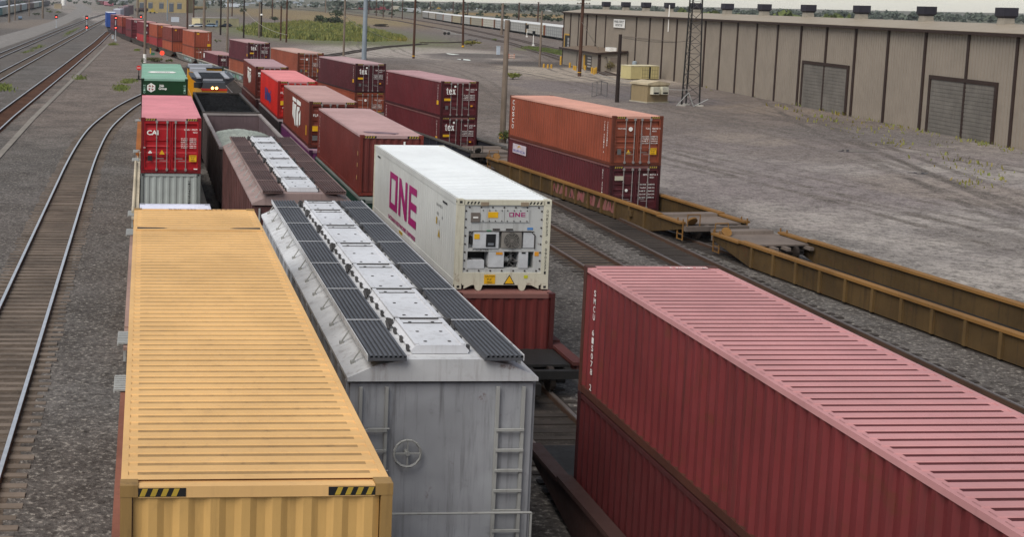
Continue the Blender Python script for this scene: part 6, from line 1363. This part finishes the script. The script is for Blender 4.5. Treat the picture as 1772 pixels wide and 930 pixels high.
    for a in range(0, 180, 30): s_.tube((.22-.205*math.cos(R(a)), y0-.045, 1.27-.205*math.sin(R(a))), (.22+.205*math.cos(R(a)), y0-.045, 1.27+.205*math.sin(R(a))), .006, n=4)
    s_.build('fan_guard', flat('fan_grey', '807a72', .6), fs)
    bx('side_cover', wh, .53, .81, 1.07, 1.47, y0-.012, .14); bx('cable_box', M_dark, -.86, -.8, 1.16, 1.36, y0-.01, .14)
    s_ = MB()
    for P_ in ([(-.9, y0-.02, 1.38), (-.8, y0-.02, 1.5), (.72, y0-.02, 1.5), (.83, y0-.02, 1.4), (.83, y0-.02, 1.05)],): s_.path([Vector(q_) for q_ in P_], .014, 5)
    s_.build('pipe', flat('bolt_dark', '3a322e', .6), root)
    s_ = MB(); put_text(s_, 'P SCATEA', (-.78, y0-.006, .99), (.42, 0, 0), (0, 0, .045)); s_.build('lettering', M_black, root)
    b1 = bx('drip_tray', wh, -.91, -.47, .53, .74, y0-.012, .4); bx('compressor_box', wh, -.36, .04, .56, .96, y0-.01, .45); b3 = bx('battery_box', wh, .43, .67, .54, .96, y0-.015, .45); bx('box_slot', M_black, .5, .6, .92, .96, y0-.022, y0-.016, b3)
    bx('orange_sticker', flat('orange_sticker', 'cf8a1c'), -.17, -.0, .89, .955, y0-.018, y0-.011); bx('teal_plate', flat('teal_plate', '4a5f60'), .69, .8, .55, .9, .3, .5)
    s_ = MB(); rn = random.Random(4)
    for i in range(16):
        x = rn.choice((rn.uniform(-.88, -.5), rn.uniform(.08, .4), rn.uniform(.08, .4))); z = rn.uniform(.6, .92); s_.path([Vector((x, .25, z)), Vector((x+rn.uniform(-.2, .2), .12, z+rn.uniform(-.1, .1))), Vector((x+rn.uniform(-.25, .25), .3, z+rn.uniform(-.2, .1)))], rn.uniform(.008, .02), 5)
    s_.build('hose', flat('hose_grey', '5a5654'), root)
    s_ = MB(); s_.tube((.14, .15, .74), (.14, .4, .74), .07, n=10); s_.tube((.26, .2, .7), (.26, .2, .95), .035, n=8); s_.build('compressor', M_gray, root)
    cst = bx('caution_plate', M_yel, -.46, -.17, .13, .37, -.008, -.001); s_ = MB()
    for wd, z0, z1 in (('CAUTION', .305, .355), ("9'-6\"", .225, .28), ('HIGH', .145, .20)): put_text(s_, wd, (-.44 if wd == 'CAUTION' else -.38, -.010, z0), (.25 if wd == 'CAUTION' else .13, 0, 0), (0, 0, z1-z0), .01)
    s_.build('lettering', M_black, cst)
    end_tri(root, 'warning_triangle', M_black, [(.2, .24, .15)], -.008); end_tri(root, 'warning_triangle_face', M_yel, [(.2, .236, .115)], -.014)
    bx('lime_sticker', flat('lime_sticker', 'b3b020'), .58, .68, .28, .36, -.008, -.001); bx('orange_plate', flat('orange_sticker', 'cf8a1c'), .84, .95, .86, .97, y0-.008, y0-.001); bx('blue_label', flat('blue_label', '4a7ab0'), .62, .77, 1.54, 1.6, y0-.008, y0-.001); bx('green_tag', flat('green_tag', '2a6a4a'), -.44, -.32, 1.49, 1.53, y0-.03, y0-.001)
    s_ = MB(); s_.box(-.28, -.1, y0-.02, y0-.001, 1.53, 1.57); s_.box(.06, .24, y0-.02, y0-.001, 1.53, 1.57); s_.build('drain_slot', flat('bolt_dark', '3a322e', .6), root)
    s_ = MB(); z = 2.06
    for ch in 'ONEU023 0 0902271':
        if ch != ' ': put_text(s_, ch, (1.10, -.004, z-.07), (.05, 0, 0), (0, 0, .075), .01)
        z -= .1
    s_.build('lettering', M_black, root)
    s_ = MB()
    for s in (-1, 1):
        for i in range(4): x = s*(.95-.09*i); s_.hexa([(x-.035, -.004, h-.115), (x+.005, -.004, h-.115), (x+.005, -.001, h-.115), (x-.035, -.001, h-.115), (x-.005, -.004, h-.05), (x+.035, -.004, h-.05), (x+.035, -.001, h-.05), (x-.005, -.001, h-.05)])
    for yy in (1.15, 11.0): s_.box(-hw-.006, -hw-.002, yy, yy+.5, h-.33, h-.28)
    s_.build('hazard_strip', M_black, root)
    bx('rust_wing', paint('rusty_wing', '8a7a66', .8), -.62, -.42, h-.16, h-.06, -.012, -.001); bx('rust_wing', paint('rusty_wing', '8a7a66', .8), .42, .62, h-.16, h-.06, -.012, -.001)
    # lettering on the long wall
    s_ = MB(); put_one(s_, (-hw-.004, 9.16, .63), (0, -4.19, 0), (0, 0, 1.185)); put_text(s_, 'OCEAN NETWORK EXPRESS', (-hw-.004, 9.28, .27), (0, -4.29, 0), (0, 0, .13), .035); s_.build('lettering', M_mag, root)
    s_ = MB(); put_text(s_, 'ONEU 090227 1', (-hw-.004, 2.4, 1.8), (0, -.75, 0), (0, 0, .07)); put_text(s_, '45R1', (-hw-.004, 2.3, 1.55), (0, -.22, 0), (0, 0, .09)); put_text(s_, '4', (-hw-.004, 1.7, 1.5), (0, -.08, 0), (0, 0, .12)); put_text(s_, 'TARE', (-hw-.004, 2.05, 1.3), (0, -.1, 0), (0, 0, .14)); s_.build('lettering', M_black, root)
    s_ = MB(); s_.box(-hw-.006, -hw-.002, 2.24, 2.36, 1.3, 1.48); s_.prism([(-hw-.006, 2.1, .98), (-hw-.006, 1.86, .98), (-hw-.006, 1.98, 1.2)], (.004, 0, 0)); s_.box(-hw-.006, -hw-.002, 6.86, 7.4, .1, .2); s_.build('wall_sticker', flat('ochre_sticker', 'a3842a'), root)
ONE_O = [((0, 0), (.305, 1))]
def put_one(mb, o, u, v):
    """the three block letters O, N and E in the box o, u, v"""
    def rc(a, b, c, d): put_poly(mb, [(a, c), (b, c), (b, d), (a, d)], o, u, v)
    rc(0, .05, 0, 1); rc(.225, .305, 0, 1); rc(.05, .225, .84, 1); rc(.05, .225, 0, .18)
    rc(.365, .435, 0, 1); rc(.60, .67, 0, 1); put_poly(mb, [(.435, 1), (.435, .62), (.60, 0), (.60, .38)], o, u, v)
    rc(.735, .80, 0, 1); rc(.80, 1, .82, 1); rc(.80, 1, .41, .6); rc(.80, 1, 0, .2)
M_mag = flat('magenta_lettering', '96195f', .5)
reefer()

# ------------------------------------------------------------------ the air
mb = MB(); mb.box(-1500, 2600, -60, 2900, GZ-1.2, 30); hm = bpy.data.materials.new('haze'); hm.use_nodes = True; t_ = hm.node_tree; t_.nodes.clear()
pv = t_.nodes.new('ShaderNodeVolumePrincipled'); pv.inputs['Density'].default_value = .0001; pv.inputs['Color'].default_value = (.9, .91, .93, 1); pv.inputs['Anisotropy'].default_value = .3
ou = t_.nodes.new('ShaderNodeOutputMaterial'); t_.links.new(pv.outputs[0], ou.inputs['Volume']); hz_ = mb.build('haze', hm); tag(hz_, 'thin pale haze over the far end of the yard', 'haze', kind='stuff')
